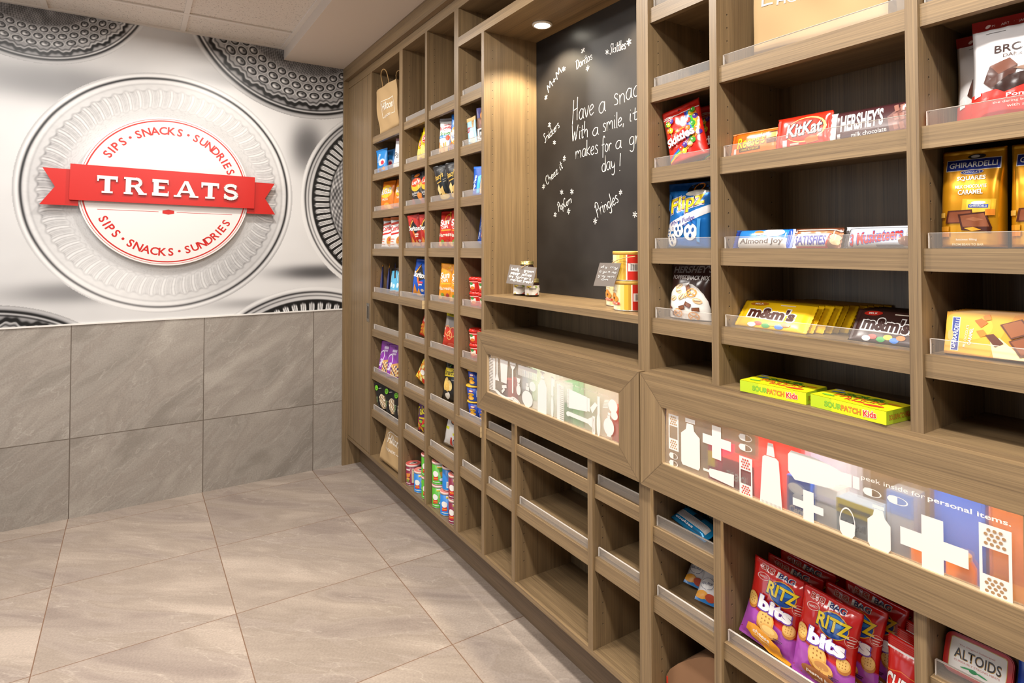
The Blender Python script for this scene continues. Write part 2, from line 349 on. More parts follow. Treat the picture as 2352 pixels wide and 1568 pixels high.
# ------------------------------------------------------------------ the printed mural: greyscale picture of pressed glass plates
def mural_tone(X, Z):
    rs = np.random.RandomState(4)
    sm = lambda a, b, x: np.clip((x - a) / (b - a), 0, 1) ** 2 * (3 - 2 * np.clip((x - a) / (b - a), 0, 1))
    band = lambda t, c, w: np.exp(-((t - c) / w) ** 2)
    g = 0.90 + 0.03 * np.sin(1.7 * X + 1.1 * Z) + 0 * Z
    # soft grey cast shadows of the photographed plates on their table
    for cx, cz, rx, rz, a in ((-1.45, 2.24, .45, .10, .34), (-.62, 2.55, .25, .10, .30), (-.22, 2.02, .10, .16, .50), (-1.36, 1.16, .30, .055, .30), (-.15, 1.235, .26, .045, .55), (-.70, 2.38, .18, .05, .16), (-.5, 1.06, .25, .03, .2)):
        g = g - a * np.exp(-(((X - cx) / rx) ** 2 + ((Z - cz) / rz) ** 2) ** 1.3)
    def wob(th, n, s): return sum(np.sin(th * k + p) / k ** .5 for k, p in zip(rs.randint(3, 40, n), rs.rand(n) * 7)) / n * s
    def noise(X, Z, f, n=5):
        o = 0
        for _ in range(n):
            a, b2, p = rs.rand(3) * 7; q = f * (0.6 + rs.rand())
            o = o + np.sin(q * (X * math.cos(a) + Z * math.sin(a)) + p + 1.5 * np.sin(q * .61 * (X * math.sin(b2) - Z * math.cos(b2))))
        return o / n
    plates = [('dots', -1.55, 2.835, .505), ('dots', -.22, 2.915, .715), ('rib', .379, 1.698, .641), ('rib', -.19, .40, .745), ('dots', -1.73, .45, .66), ('main', -.977, 1.697, .667)]
    for kind, cx, cz, Rr in plates:
        dx, dz = X - cx, Z - cz; rr = np.hypot(dx, dz); t = rr / Rr; th = np.arctan2(dz, dx)
        ins = t < 1.0
        if kind == 'main':
            p = 0.875 + 0.03 * np.sin(3 * th + 1)
            p = p - .10 * band(t, .995, .006) + .10 * band(t, .975, .008)
            dk = .55 + .45 * np.abs(np.sin(th * .5 + .9)) 
            p = p - .84 * dk * band(t + wob(th, 6, .006), .952, .0085)
            p = p + .06 * band(t, .925, .012) - .08 * band(t, .905, .007)
            tt = t + .010 * np.sin(52 * th)
            # pressed ribs: short pale tongues with thin grey outlines, then a finely beaded band and a smooth middle
            n1 = 66; ph1 = th / (2 * PI) * n1 + .35 * np.sin((t - .70) * 14)
            lo = np.abs(ph1 % 1 - .5) * 2; zone = sm(.70, .73, t) * (1 - sm(.845, .86, t))
            vis = 1.0 + .45 * np.sin(2 * th + 2.2)
            tongue = band(lo, .30, .10) * .15 + band(lo, .72, .08) * .10 + sm(.80, .97, lo) * .10
            p = p - zone * vis * (tongue + .05 * np.abs(noise(X, Z, 150))) + zone * .05 * band(lo, .05, .2)
            p = p - .10 * vis * band(t + .008 * np.cos(ph1 * 2 * PI), .856, .008) - .07 * band(t + .006 * np.cos(ph1 * 2 * PI), .705, .007)
            fine = noise(X, Z, 210)
            p = p - (1 - sm(.69, .705, t)) * (.035 + .045 * (np.sin(rr * 620 + 3 * np.sin(th * 40)) > .2) * np.abs(fine) * 2)
            p = p - sm(.86, .875, t) * (1 - sm(.935, .945, t)) * .03 * np.abs(noise(X, Z, 120))
            p = p + .05 * np.sin(2 * th - .6) * sm(.6, .9, t)
        elif kind == 'dots':
            p = 0.70 + .12 * np.sin(2 * th + 2) + .10 * band(t, .985, .012)
            p = p - .55 * band(t + wob(th, 5, .006), .955, .010) - .35 * band(t, .925, .006) + .2 * band(t, .94, .005)
            wv = t + .012 * np.sin(30 * th) + .006 * np.sin(90 * th)
            p = p - .62 * band(wv, .885, .018) + .28 * band(wv, .865, .006) - .3 * band(wv, .845, .006)
            # two rows and more of round bosses, each with a dark rim and a bright middle
            inner = 1 - sm(.815, .83, t)
            row = np.floor((t - .40) / .072); ph = (row % 2) * .5; nn = 46
            fu = (th / (2 * PI) * nn + ph) % 1 - .5; fv = ((t - .40) / .072) % 1 - .5
            d = np.hypot(fu * 1.05, fv)
            boss = .58 + .34 * np.exp(-(((fu + .12) ** 2 + (fv - .12) ** 2) / .03)) - .60 * band(d, .36, .07) + .25 * band(d, .46, .05) - .42 * np.exp(-(((fu - .05) ** 2 + (fv + .10) ** 2) / .012))
            big = sm(.60, .63, t)
            small = .46 + .16 * np.sin(rr * 420) * np.sin(th * 150 + np.floor(rr * 67) * 1.6) + .10 * noise(X, Z, 70)
            p = p * (1 - inner) + inner * (big * boss + (1 - big) * small)
        else:
            p = .78 + .08 * np.sin(2 * th) + .12 * band(t, .985, .012) - .5 * band(t + wob(th, 5, .006), .955, .008) - .3 * band(t, .925, .006)
            zone = sm(.705, .72, t) * (1 - sm(.885, .90, t))
            n = 84 if cz > 1 else 76
            lo = np.abs(((th / (2 * PI) * n) + .025 * np.sin(t * 40)) % 1 - .5) * 2
            loop = sm(.30, .48, lo) * (1 - .75 * band(lo, .80, .10))
            loop = loop * sm(.715, .745, t + .01 * lo)
            loop = loop * (1 - sm(.855, .885, t + .02 * (1 - lo)))
            zz = .10 + .82 * loop + .05 * noise(X, Z, 90)
            core = 1 - sm(.70, .715, t)
            cc = .55 + .22 * np.sin(rr * 260 + 1.2 * noise(X, Z, 40)) * np.sin(th * 60) + .14 * noise(X, Z, 55)
            p = p * (1 - zone) + zone * zz; p = p * (1 - core) + core * cc
        if kind != 'main': p = .52 + (p - .5) * 1.28
        g = np.where(ins, p, g)
    g = g + 0.012 * noise(X, Z, 30)
    return np.clip(g, 0.03, 0.97)
def build_mural():
    x0, x1, z0, z1, st = -1.95, -0.0005, 0.9985, 2.6095, 0.0032
    xs = np.linspace(x0, x1, int((x1 - x0) / st)); zs = np.linspace(z0, z1, int((z1 - z0) / st)); nx, nz = len(xs), len(zs)
    XX, ZZ = np.meshgrid(xs, zs)
    g = mural_tone(XX, ZZ)
    me = bpy.data.meshes.new('wall_mural')
    co = np.stack([XX, np.full_like(XX, 0.0022), ZZ], -1).reshape(-1, 3).astype(np.float32)
    i = np.arange(nx * nz).reshape(nz, nx); q = np.stack([i[:-1, :-1], i[:-1, 1:], i[1:, 1:], i[1:, :-1]], -1).reshape(-1, 4)
    me.vertices.add(len(co)); me.vertices.foreach_set('co', co.ravel())
    me.loops.add(q.size); me.loops.foreach_set('vertex_index', q.ravel().astype(np.int32))
    me.polygons.add(len(q)); me.polygons.foreach_set('loop_start', np.arange(0, q.size, 4, dtype=np.int32)); me.polygons.foreach_set('loop_total', np.full(len(q), 4, np.int32))
    me.update(); me.validate()
    at = me.color_attributes.new('print', 'FLOAT_COLOR', 'POINT')
    l = np.where(g <= .04045, g / 12.92, ((g + .055) / 1.055) ** 2.4) * 0.84
    c = np.ones((nx * nz, 4), np.float32); c[:, 0] = l.ravel(); c[:, 1] = (l * (0.955 + 0.035 * g)).ravel(); c[:, 2] = (l * (0.985 - .01 * g)).ravel()
    at.data.foreach_set('color', c.ravel())
    mm, nt, b = newmat('mural_print'); a = nd(nt, 'ShaderNodeAttribute', attribute_name='print'); nt.links.new(a.outputs['Color'], b.inputs['Base Color']); b.inputs['Roughness'].default_value = 0.42
    me.materials.append(mm)
    o = link('wall_mural', me); tag(o, 'black and white wall mural of pressed glass plates above the grey wall tiles', 'mural')
build_mural()

# ------------------------------------------------------------------ the round sign on the mural
RED = '#c1190f'
def build_sign():
    cx, cz = -0.9720, 1.7020
    root = tag(empty('wall_sign', (cx, 0, cz)), 'round white wall sign with a red ribbon banner reading treats', 'sign')
    WHITE = mat('#e0dcd8', 0.4); REDM = mat(RED, 0.35); A = RAD(-1.1)
    to = lambda x, z, d: (x, d, z)
    n = 96
    m = MB(); circ = [(0.410 * math.cos(2 * PI * k / n), 0.410 * math.sin(2 * PI * k / n)) for k in range(n)]
    m.prism(circ, -0.030, 0.0018, to, WHITE)
    for r0, r1 in ((0.3995, 0.4015), (0.386, 0.3925)):
        for k in range(n):
            a, b2 = 2 * PI * k / n, 2 * PI * (k + 1) / n
            m.face([(r1 * math.cos(a), -.0304, r1 * math.sin(a)), (r0 * math.cos(a), -.0304, r0 * math.sin(a)), (r0 * math.cos(b2), -.0304, r0 * math.sin(b2)), (r1 * math.cos(b2), -.0304, r1 * math.sin(b2))], REDM)
    # lettering that follows the ring
    def arc(txt, r, a0, a1, h, bottom):
        ws = [0.42 if ch in 'I' else 0.30 if ch in ' ' else 0.5 if ch == '.' else 1.0 for ch in txt]
        tot = sum(ws); acc = 0
        for ch, w in zip(txt, ws):
            f = (acc + w / 2) / tot; acc += w; a = RAD(a0 + (a1 - a0) * f)
            if ch == ' ': continue
            if ch == '.': vs = np.array([(math.cos(q) * .007, math.sin(q) * .007) for q in np.arange(12) * PI / 6]); fs = [tuple(range(12))]
            else:
                vs, fs, asp = text2d(ch, 0.022); vs = vs * np.array([min(asp, 1.1) * h, h])
            rot = a - PI / 2 if not bottom else a + PI / 2
            ca, sa = math.cos(rot), math.sin(rot); px, pz = r * math.cos(a), r * math.sin(a)
            v2 = np.stack([vs[:, 0] * ca - vs[:, 1] * sa + px, vs[:, 0] * sa + vs[:, 1] * ca + pz], 1)
            decal(m, v2, fs, REDM, lambda x, y, e: (x, -.0300 - e, y), (), (), 0.0005)
    arc('SIPS . SNACKS . SUNDRIES', 0.335, 150, 19, 0.043, False)
    arc('SIPS . SNACKS . SUNDRIES', 0.335, 205, 333, 0.043, True)
    zl = -0.1145
    for xa, xb in ((-.322, -.046), (.040, .320)):
        m.face([(xa, -.0305, zl - .0012 - xa * .017), (xb, -.0305, zl - .0012 - xb * .017), (xb, -.0305, zl + .0012 - xb * .017), (xa, -.0305, zl + .0012 - xa * .017)], REDM)
    m.face([(x, -.0306, zl + z) for x, z in ((-.028, -.008), (0, -.014), (.028, -.008), (.028, .008), (0, .014), (-.028, .008))], REDM)
    m.build('disc', root)
    def rotp(pts): return [(x * math.cos(A) - z * math.sin(A), x * math.sin(A) + z * math.cos(A) + 0.019) for x, z in pts]
    for s in (-1, 1):
        m = MB(); pts = [(s * .40, -.121), (s * .557, -.121), (s * .498, -.028), (s * .550, .065), (s * .40, .065)]
        m.prism(rotp(pts), -0.038, -0.0304, to, REDM); m.build('ribbon_tail', root)
    m = MB(); m.prism(rotp([(-.437, -.0925), (.437, -.0925), (.437, .0925), (-.437, .0925)]), -0.056, -0.0385, to, REDM); band = m.build('ribbon_band', root)
    # raised serif capitals
    m = MB(); H = 0.090; t = 0.024; s = 0.010
    def strip(pts, w):
        out = []
        for i in range(len(pts) - 1):
            a, b2 = Vector(pts[i]), Vector(pts[i + 1]); d = (b2 - a).normalized(); nn = Vector((-d.y, d.x)) * w / 2
            out.append([(a - nn).to_tuple(), (b2 - nn).to_tuple(), (b2 + nn).to_tuple(), (a + nn).to_tuple()])
        return out
    def rect(x0, z0, x1, z1): return [(x0, z0), (x1, z0), (x1, z1), (x0, z1)]
    def put_l(polys, ox):
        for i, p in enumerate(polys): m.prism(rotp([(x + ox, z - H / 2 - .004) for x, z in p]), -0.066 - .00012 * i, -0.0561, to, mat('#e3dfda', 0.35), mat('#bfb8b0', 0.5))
    w = 0.088
    Tg = [rect(0, H - .017, w, H), rect(w / 2 - t / 2, 0, w / 2 + t / 2, H), rect(w / 2 - t, 0, w / 2 + t, s), [(0, H - .030), (.006, H - .030), (.011, H), (-.001, H)], [(w - .006, H - .030), (w, H - .030), (w + .001, H), (w - .011, H)]]
    Eg = [rect(.006, 0, .006 + t, H), rect(0, 0, w * .86, .017), rect(0, H - .017, w * .84, H), rect(.006, H / 2 - .007, w * .66, H / 2 + .008), [(w * .80, 0), (w * .88, 0), (w * .88, .028), (w * .84, .028)], [(w * .78, H), (w * .86, H), (w * .86, H - .028), (w * .82, H - .028)]]
    arcp = lambda cx, cz2, rx, rz, a0, a1, k: [(cx + rx * math.cos(RAD(a0 + (a1 - a0) * i / k)), cz2 + rz * math.sin(RAD(a0 + (a1 - a0) * i / k))) for i in range(k + 1)]
    Rg = [rect(.008, 0, .008 + t, H), rect(0, 0, .040, s), rect(0, H - s, .03, H), rect(.02, H - .014, .055, H), rect(.02, .038, .055, .050)] + strip(arcp(.055, .0645, .0195, .0190, -95, 95, 12), .016) + [[(.044, .042), (.068, .042), (.098, 0), (.070, 0)], rect(.066, 0, .104, s)]
    Ag = [[(.004, 0), (.020, 0), (.056, H), (.044, H)], [(.044, H), (.062, H), (.104, 0), (.078, 0)], rect(.028, .024, .082, .036), rect(-.006, 0, .030, s), rect(.070, 0, .114, s)]
    Sg = strip(arcp(.040, .065, .028, .0185, 20, 270, 14), .017) + strip(arcp(.040, .0262, .030, .0195, 90, -165, 14), .019) + [rect(.060, .060, .068, .086), rect(.006, .005, .014, .032)]
    x = -0.322
    for gl, adv in ((Tg, .116), (Rg, .128), (Eg, .108), (Ag, .128), (Tg, .110), (Sg, .1)):
        put_l(gl, x); x += adv
    m.recalc = True; m.build('lettering', band)
build_sign()
# ================================================================== THE SHELVING
XC, XL, XB, XA = 0.0272, 0.0352, 0.283, 0.0462     # faces of panels, of shelf aprons, of the back panel, of the acrylic guards
TOPZ, BASEZ = 2.4165, 0.190
def pin_holes(m, y, z0, z1, skip=7):
    """two drilled rows of shelf-pin holes in a side that faces the room's near end"""
    i = 0
    z = math.ceil(z0 / 0.032) * 0.032
    while z < z1:
        i += 1
        if i % skip != 0:
            for x in (0.066, 0.236):
                m.face([(x + .0021 * math.cos(-k * PI / 4), y - .0004, z + .0027 * math.sin(-k * PI / 4)) for k in range(8)][::-1], mat('#33271c', 0.7))
                m.face([(x + .0004 + .0010 * math.cos(-k * PI / 3), y - .0006, z - .0016 + .0010 * math.sin(-k * PI / 3)) for k in range(6)][::-1], mat('#c9b08a', 0.5))
        z += 0.032
def panel(root, y0, y1, z0, z1, name='upright', holes=None):
    m = MB(); m.box(XC, XB, y0, y1, z0, z1, W_V)
    for hz0, hz1 in (holes or []): pin_holes(m, min(y0, y1), hz0, hz1)
    return m.build(name, root, True)
def board(root, y0, y1, z, name='deck', th=0.02, x0=XC, x1=XB):
    m = MB(); m.box(x0, x1, y0, y1, z - th, z, W_H); return m.build(name, root, True)
def shelf(root, yl, yr, z, guard=True, pull=0.0, over=0.0, pins=False):
    """shelf with a deep front apron and a frosted acrylic guard; yl is the far (left) end"""
    yl, yr = yl - 0.0006 + over, yr + 0.0006
    m = MB(); x = XL - pull
    m.box(x + .018, XB - .004 - pull, yr, yl, z - .020, z, W_H)
    m.box(x, x + .018, yr, yl, z - .040, z, W_H)
    if over:  # raw banded end of a shelf that stands proud
        m.box(x + .0005, x + .0175, yr - .0008, yr, z - .040, z - .021, mat('#d9bd8d', .6)); m.box(x + .0005, x + .0175, yr - .0008, yr, z - .0195, z, mat('#e0c596', .6))
    s = m.build('shelf', root, True)
    if guard:
        m = MB(); m.box(XA - pull, XA + .0045 - pull, yr + .003, yl - .004, z + .0002, z + .0272, ACR)
        m.box(XA - .0004 - pull, XA + .0049 - pull, yl - .004, yl - .0034, z + .0002, z + .0274, mat('#e9e2da', .4))
        m.box(XA - .0002 - pull, XA + .0047 - pull, yr + .003, yl - .004, z + .0272, z + .0278, mat('#d9d0c6', .3))
        g = m.build('acrylic_guard', s); absloc(g)
    if pins:
        for px in (.066, .236):
            m = MB(); m.prism([(-.007, 0), (.007, 0), (.006, -.005), (0, -.014), (-.006, -.005)], yl, yl - .009, lambda a, b2, d: (px + a, d, z - .0203 + b2), CLEAR)
            g = m.build('shelf_pin', s); absloc(g)
    return s

# ---- unit with the tall door, and the first column of shelves
Zs = (2.0352, 1.8187, 1.6026, 1.3870)
UA = tag(empty('shelving_cabinet', (0.15, -0.46, 0)), 'brown wood cabinet with tall plain door beside the mural wall', 'shelving')
panel(UA, -0.0205, -0.0277, BASEZ - .018, TOPZ + .04); panel(UA, -0.4579, -0.4708, BASEZ, TOPZ, holes=[(.24, 2.36)]); panel(UA, -0.9072, -0.9292, BASEZ, TOPZ)
board(UA, -0.0277, -0.9292, BASEZ, 'base_deck', .018); board(UA, -0.0277, -0.9292, TOPZ + .048, 'top_panel', .048)
m = MB(); m.box(XB, XB + .008, -.0277, -.9292, BASEZ - .018, TOPZ + .04, W_V); m.build('back_panel', UA, True)
m = MB(); m.box(XC + .004, XC + .022, -.0290, -.4568, BASEZ + .003, TOPZ + .002, W_V, .0012); dr = m.build('door', UA, True)
STEEL = mat('#b9b3aa', .3, 1.0)
m = MB()
for a in ((-.392, -.400, .955, 1.062), (-.432, -.440, .955, 1.062), (-.400, -.432, .955, .972), (-.400, -.432, 1.045, 1.062)): m.box(XC + .0022, XC + .0040, *a, STEEL)
m.box(XC + .0036, XC + .0040, -.400, -.432, .972, 1.045, mat('#4c443b', .5)); h = m.build('flush_pull', dr); absloc(h)
for z in (2.0335, 1.8165, 1.5995, 1.3830, 1.1330, .9180, .6710, .4540): shelf(UA, -.4708, -.9072, z, guard=(z < 2.0))

# ---- unit with the second and third columns
UB = tag(empty('shelving_cabinet', (0.15, -1.25, 0)), 'brown wood shelving with two narrow snack columns right of the kraft bag column', 'shelving')
panel(UB, -.9296, -.9518, BASEZ, TOPZ, holes=[(.24, 2.36)]); panel(UB, -1.2370, -1.2596, BASEZ, TOPZ, holes=[(.24, 2.36)]); panel(UB, -1.5464, -1.5660, BASEZ, TOPZ)
board(UB, -.9296, -1.5660, BASEZ, 'base_deck', .018); board(UB, -.9296, -1.5660, TOPZ + .048, 'top_panel', .048)
m = MB(); m.box(XB, XB + .008, -.9296, -1.5660, BASEZ - .018, TOPZ + .04, W_V); m.build('back_panel', UB, True)
for z in Zs + (1.1360, .9230, .6770, .4620):
    if z == 1.1360: shelf(UB, -.9300, -1.2360, 1.1385, pull=.0203, over=.0004)
    else: shelf(UB, -.9518, -1.2370, z)
    shelf(UB, -1.2596, -1.5464, z if z != 1.1360 else 1.1410)

# ---- unit with the blackboard niche
UC = tag(empty('shelving_cabinet', (0.15, -2.13, 0)), 'brown wood shelving unit with blackboard niche and frosted comb print drawer', 'shelving')
panel(UC, -1.5664, -1.5860, BASEZ, TOPZ, holes=[(.24, 2.2)]); panel(UC, -1.7882, -1.8096, BASEZ, 2.2491, holes=[(.24, .72), (1.08, 1.17), (1.22, 2.19)])
panel(UC, -2.6666, -2.6878, BASEZ, TOPZ)
panel(UC, -2.0122, -2.0338, BASEZ, .765, holes=[(.24, .76)]); panel(UC, -2.4464, -2.4687, BASEZ, .765, holes=[(.24, .76)])
board(UC, -1.5664, -2.6878, BASEZ, 'base_deck', .018); board(UC, -1.5664, -2.6878, TOPZ + .048, 'top_panel', .048)
board(UC, -1.5862, -2.6664, 2.2895, 'niche_header', .0404)
m = MB(); m.box(XB, XB + .008, -1.5664, -2.6878, BASEZ - .018, TOPZ + .04, W_V); m.build('back_panel', UC, True)
board(UC, -1.8096, -2.6666, 1.2030, 'niche_shelf', .0216); board(UC, -1.8096, -2.6666, 1.0665, 'drawer_deck', .02)
board(UC, -1.8096, -2.6666, .7850, 'drawer_bottom', .02, XC + .01)
for z in Zs: shelf(UC, -1.5860, -1.7882, z)
shelf(UC, -1.5860, -1.7882, 1.1430); shelf(UC, -1.5860, -1.7882, .9250)
shelf(UC, -1.5680, -1.7872, .6800, pull=.0118, over=.0004); shelf(UC, -1.5860, -1.7882, .4650)
for z in (.6810, .4655): shelf(UC, -1.8096, -2.0122, z); shelf(UC, -2.0338, -2.4464, z); shelf(UC, -2.4687, -2.6666, z - .001)
# blackboard
m = MB(); CH, nt, b = newmat('blackboard_paint')
ge = nd(nt, 'ShaderNodeNewGeometry'); nz = nd(nt, 'ShaderNodeTexNoise'); nz.inputs['Scale'].default_value = 6; nz.inputs['Detail'].default_value = 5; nt.links.new(ge.outputs['Position'], nz.inputs['Vector'])
rr = ramp(nt, [(.35, '#1f1c1b'), (.7, '#2c2927')]); nt.links.new(nz.outputs['Fac'], rr.inputs[0]); nt.links.new(rr.outputs[0], b.inputs['Base Color']); b.inputs['Roughness'].default_value = .38
XK = XB - .004
m.box(XK, XB, -1.8100, -2.6662, 1.2034, 2.2488, CH); KB = m.build('blackboard', UC, True)
# drawer fronts: a mitred frame round a frosted, printed pane
def drawer_front(root, yl, yr, z0, z1, wl, wr, wz0, wz1):
    x0, x1 = .0052, .0270
    m = MB(); to = lambda y, z, d: (d, y, z)
    o = [(yl, z0), (yr, z0), (yr, z1), (yl, z1)]; i = [(wl, wz0), (wr, wz0), (wr, wz1), (wl, wz1)]
    for k, wd2 in ((0, W_H), (1, W_V), (2, W_H), (3, W_V)):
        q = (k + 1) % 4
        m.prism([o[k], o[q], i[q], i[k]], x0, x1, to, wd2)
    gg = mat('#5d4934', .6)   # the fine joint of each mitre
    for k in range(4):
        a, b2 = Vector(o[k]), Vector(i[k]); n = (b2 - a).normalized(); n = Vector((-n.y, n.x)) * .0005
        m.face([to(*(a - n), x0 - .0002), to(*(b2 - n), x0 - .0002), to(*(b2 + n), x0 - .0002), to(*(a + n), x0 - .0002)], gg)
    EDG = mat('#c4a984', .5)
    m.box(x0 + .002, x0 + .012, wl, wl - .0016, wz0, wz1, EDG); m.box(x0 + .002, x0 + .012, wl, wr, wz0, wz0 + .0016, EDG)
    return m.build('drawer', root, True)
D1 = drawer_front(UC, -1.7929, -2.6905, .7640, 1.0575, -1.8682, -2.6110, .8385, .9840)
def pane(dr, yl, yr, z0, z1, gs):
    m = MB(); m.box(.0166, .0205, yr + .0003, yl - .0003, z0 + .0003, z1 - .0003, PANE)
    W, H = yl - yr, z1 - z0; cy = (yl + yr) / 2
    put(m, gs, W, H, lambda x, y, e: (.0166 - e, cy - x, z0 + y), rough=.5, e0=.0004, de=.00004)
    p = m.build('drawer_pane', dr); absloc(p)
WH = '#e9e2dc'
def comb_v(x0, x1, y0, y1, n, spine, right=True):
    g = [('R', x1 - spine, y0, x1, y1, WH)] if right else [('R', x0, y0, x0 + spine, y1, WH)]
    st = (y1 - y0) / n
    for k in range(n): g.append(('R', x0, y0 + st * k, x1 - spine * .5, y0 + st * (k + .55), WH) if right else ('R', x0 + spine * .5, y0 + st * k, x1, y0 + st * (k + .55), WH))
    return g
G1 = comb_v(.3, 6.4, 8, 91, 21, 2.4) + [('R', 7.8, 50, 8.9, 94, WH), ('P', [(7.6, 52), (9.1, 52), (10.4, 37), (6.4, 37)], WH),
    ('P', [(11.4, 94.5), (18.8, 95), (17.5, 37), (12.3, 37)], WH), ('R', 13.1, 24, 17.5, 32, WH, 12), ('R', 12.6, 14, 16, 21, WH, 40),
    ('R', 20.6, 89, 25.9, 95, WH), ('P', [(20.6, 88), (25.9, 88), (23.9, 78), (22.4, 78)], WH), ('R', 22.5, 22, 23.8, 80, WH), ('E', 23.15, 22, .65, 3, WH),
    ('R', 28.2, 85, 44.2, 94.2, WH)] + [('R', 28.2 + k * .8, 69.5, 28.2 + k * .8 + .42, 86, WH) for k in range(20)] + [
    ('P', [(26.9, 62), (30.2, 61.5), (29.4, 50), (27.6, 50)], WH), ('R', 27.5, 45, 29.6, 49, WH), ('E', 28.6, 33, 1.9, 12.5, WH),
    ('E', 9.5, 8, 3.2, 4, WH, -14), ('P', [(6.4, 14), (10, 12), (9.5, 6), (6.2, 9)], WH), ('P', [(9, 8), (17, 5), (24, 10), (24, 3), (16, 0), (9, 3)], WH), ('E', 26, 5, 4, 6, WH, -10), ('O', 26.4, 4.6, 3, 3.4, .25, '#b9b4ae', -10),
    ('E', 36.2, 20, 4.5, 19, WH), ('R', 35, 40, 37.6, 49, WH), ('R', 35.4, 50, 37.2, 57, WH), ('E', 40.6, 53, 2.6, 11, WH), ('P', [(34, 5), (38.4, 5), (37.6, 0), (34.8, 0)], WH),
    ('P', [(47.3, 77), (50, 77), (51.8, 61), (51.7, 1), (44.7, 0), (45, 61)], WH), ('R', 47.5, 79, 49.8, 84, WH), ('R', 48.1, 84, 49.2, 94.5, WH), ('R', 47, 91, 50.2, 95, WH),
    ('R', 55.2, 48, 56.9, 90, WH), ('E', 56, 24, 1.0, 24, WH), ('P', [(56.8, 70), (57.8, 70), (57.8, 86), (56.8, 86)], WH)] + comb_v(59.6, 64.5, 1.5, 79, 18, 2.0, False) + [
    ('P', [(68, 75.8), (80.2, 71), (80.2, 41), (68, 35)], WH)] + [('R', 66.9, 36.5 + k * 2.6, 68.2, 38 + k * 2.6, WH) for k in range(15)] + [('R', 80.4, 43, 82, 70, WH), ('P', [(82.2, 52), (83.4, 41), (86.8, 62), (85.2, 66)], WH),
    ('R', 67.6, 18, 83, 27, WH, -1), ('E', 67.6, 22, 1.2, 5, WH), ('P', [(81, 28), (83.4, 34), (83.4, 12), (81, 17)], WH), ('R', 83.6, 1, 85.2, 37, WH), ('O', 84.4, 19, .5, 15, .4, '#cdbfb4'),
    ('R', 86.7, 45, 88.1, 80, WH), ('E', 87.3, 24, 1.1, 24, WH)] + [('R', 90 + k * .2, 62 + k * 3, 93 + k * .1, 63.4 + k * 3, WH, 10) for k in range(6)] + [('E', 95.8, 70, 2.6, 13, WH), ('E', 93.4, 27, 3.0, 17, WH), ('R', 92.7, 43, 94.1, 49, WH), ('E', 96.6, 53, 1.9, 9, WH), ('R', 93, 50, 94.4, 55, WH), ('R', 92.4, 8, 94.6, 12, WH),
    ('T', 'peek inside for personal items.', 76.5, 86, 35, 5.5, '#cfc6bd')]
pane(D1, -1.8682, -2.6110, .8385, .9840, G1)

# ---- unit with the three right-hand columns
UD = tag(empty('shelving_cabinet', (0.15, -3.14, 0)), 'brown wood shelving at right with candy shelves over a first aid print drawer', 'shelving')
YE = -3.5965
panel(UD, -2.6882, -2.7095, BASEZ, TOPZ, holes=[(.24, .74), (1.09, 2.36)])
for a, b2 in ((-2.9148, -2.9354), (-3.3493, -3.3700)):
    panel(UD, a, b2, 1.0646, TOPZ, holes=[(1.09, 2.36)]); panel(UD, a, b2, BASEZ, .765, holes=[(.24, .74)])
panel(UD, -3.5755, YE, BASEZ, TOPZ)
board(UD, -2.6882, YE, BASEZ, 'base_deck', .018); board(UD, -2.6882, YE, TOPZ + .048, 'top_panel', .048)
m = MB(); m.box(XB, XB + .008, -2.6882, YE, BASEZ - .018, TOPZ + .04, W_V); m.build('back_panel', UD, True)
board(UD, -2.7095, -3.5755, 1.0645, 'drawer_deck', .02); board(UD, -2.7095, -3.5755, .7850, 'drawer_bottom', .02, XC + .01)
for z in (2.0369, 1.8206, 1.6030, 1.3870, 1.2015, .6485, .4645): shelf(UD, -2.7095, -2.9148, z, pins=z > 1)
for z in (1.8220, 1.6038, 1.3874, 1.2031, .4675): shelf(UD, -2.9354, -3.3493, z, pins=z > 1)
for z in (2.0369, 1.8217, 1.6038, 1.3878, 1.2020, .6455): shelf(UD, -3.3700, -3.5755, z, pins=z > 1)
D2 = drawer_front(UD, -2.6955, -3.5885, .7620, 1.0560, -2.7710, -3.5140, .8385, .9815)
def bandaid(x0, x1, y0, y1, w0, w1, dot):
    cx = (x0 + x1) / 2; g = [('R', x0, y0, x1, w0, WH), ('R', x0, w1, x1, y1, WH), ('R', x0, w0, x0 + (x1 - x0) * .10, w1, WH), ('R', x1 - (x1 - x0) * .10, w0, x1, w1, WH)]
    for ya, yb in ((y0, w0), (w1, y1)):
        for r_ in range(4):
            for c_ in range(3 if r_ % 2 else 4):
                g.append(('E', x0 + (x1 - x0) * ((.22 if not r_ % 2 else .31) + .185 * c_), ya + (yb - ya) * (.2 + .2 * r_), (x1 - x0) * .062, (x1 - x0) * .30, dot))
    return g
def pill(x0, x1, y, h=5.2): 
    w = x1 - x0
    return [('O', (x0 + x1) / 2, y, w / 2, h, .14, WH), ('P', [(x0 + .1, y), (x0 + w * .1, y + h * .8), (x0 + w * .3, y + h), (x0 + w / 2, y + h), (x0 + w / 2, y - h), (x0 + w * .3, y - h), (x0 + w * .1, y - h * .8)], WH)]
def cross(x0, x1, y0, y1, ax0, ax1, ay0, ay1): return [('R', ax0, y0, ax1, y1, WH), ('R', x0, ay0, ax0, ay1, WH), ('R', ax1, ay0, x1, ay1, WH)]
def bottle(x0, x1, y0, ys, yn, yt, n0, n1, c0, c1, yc):
    return [('P', [(x0 + .6, y0), (x1 - .6, y0), (x1, y0 + 5), (x1, ys), (n1 + .4, ys + (yn - ys) * .45), (n1, yn), (n0, yn), (n0 - .4, ys + (yn - ys) * .45), (x0, ys), (x0, y0 + 5)], WH), ('R', c0, yc, c1, yt, WH)]
DG = '#b98f5c'
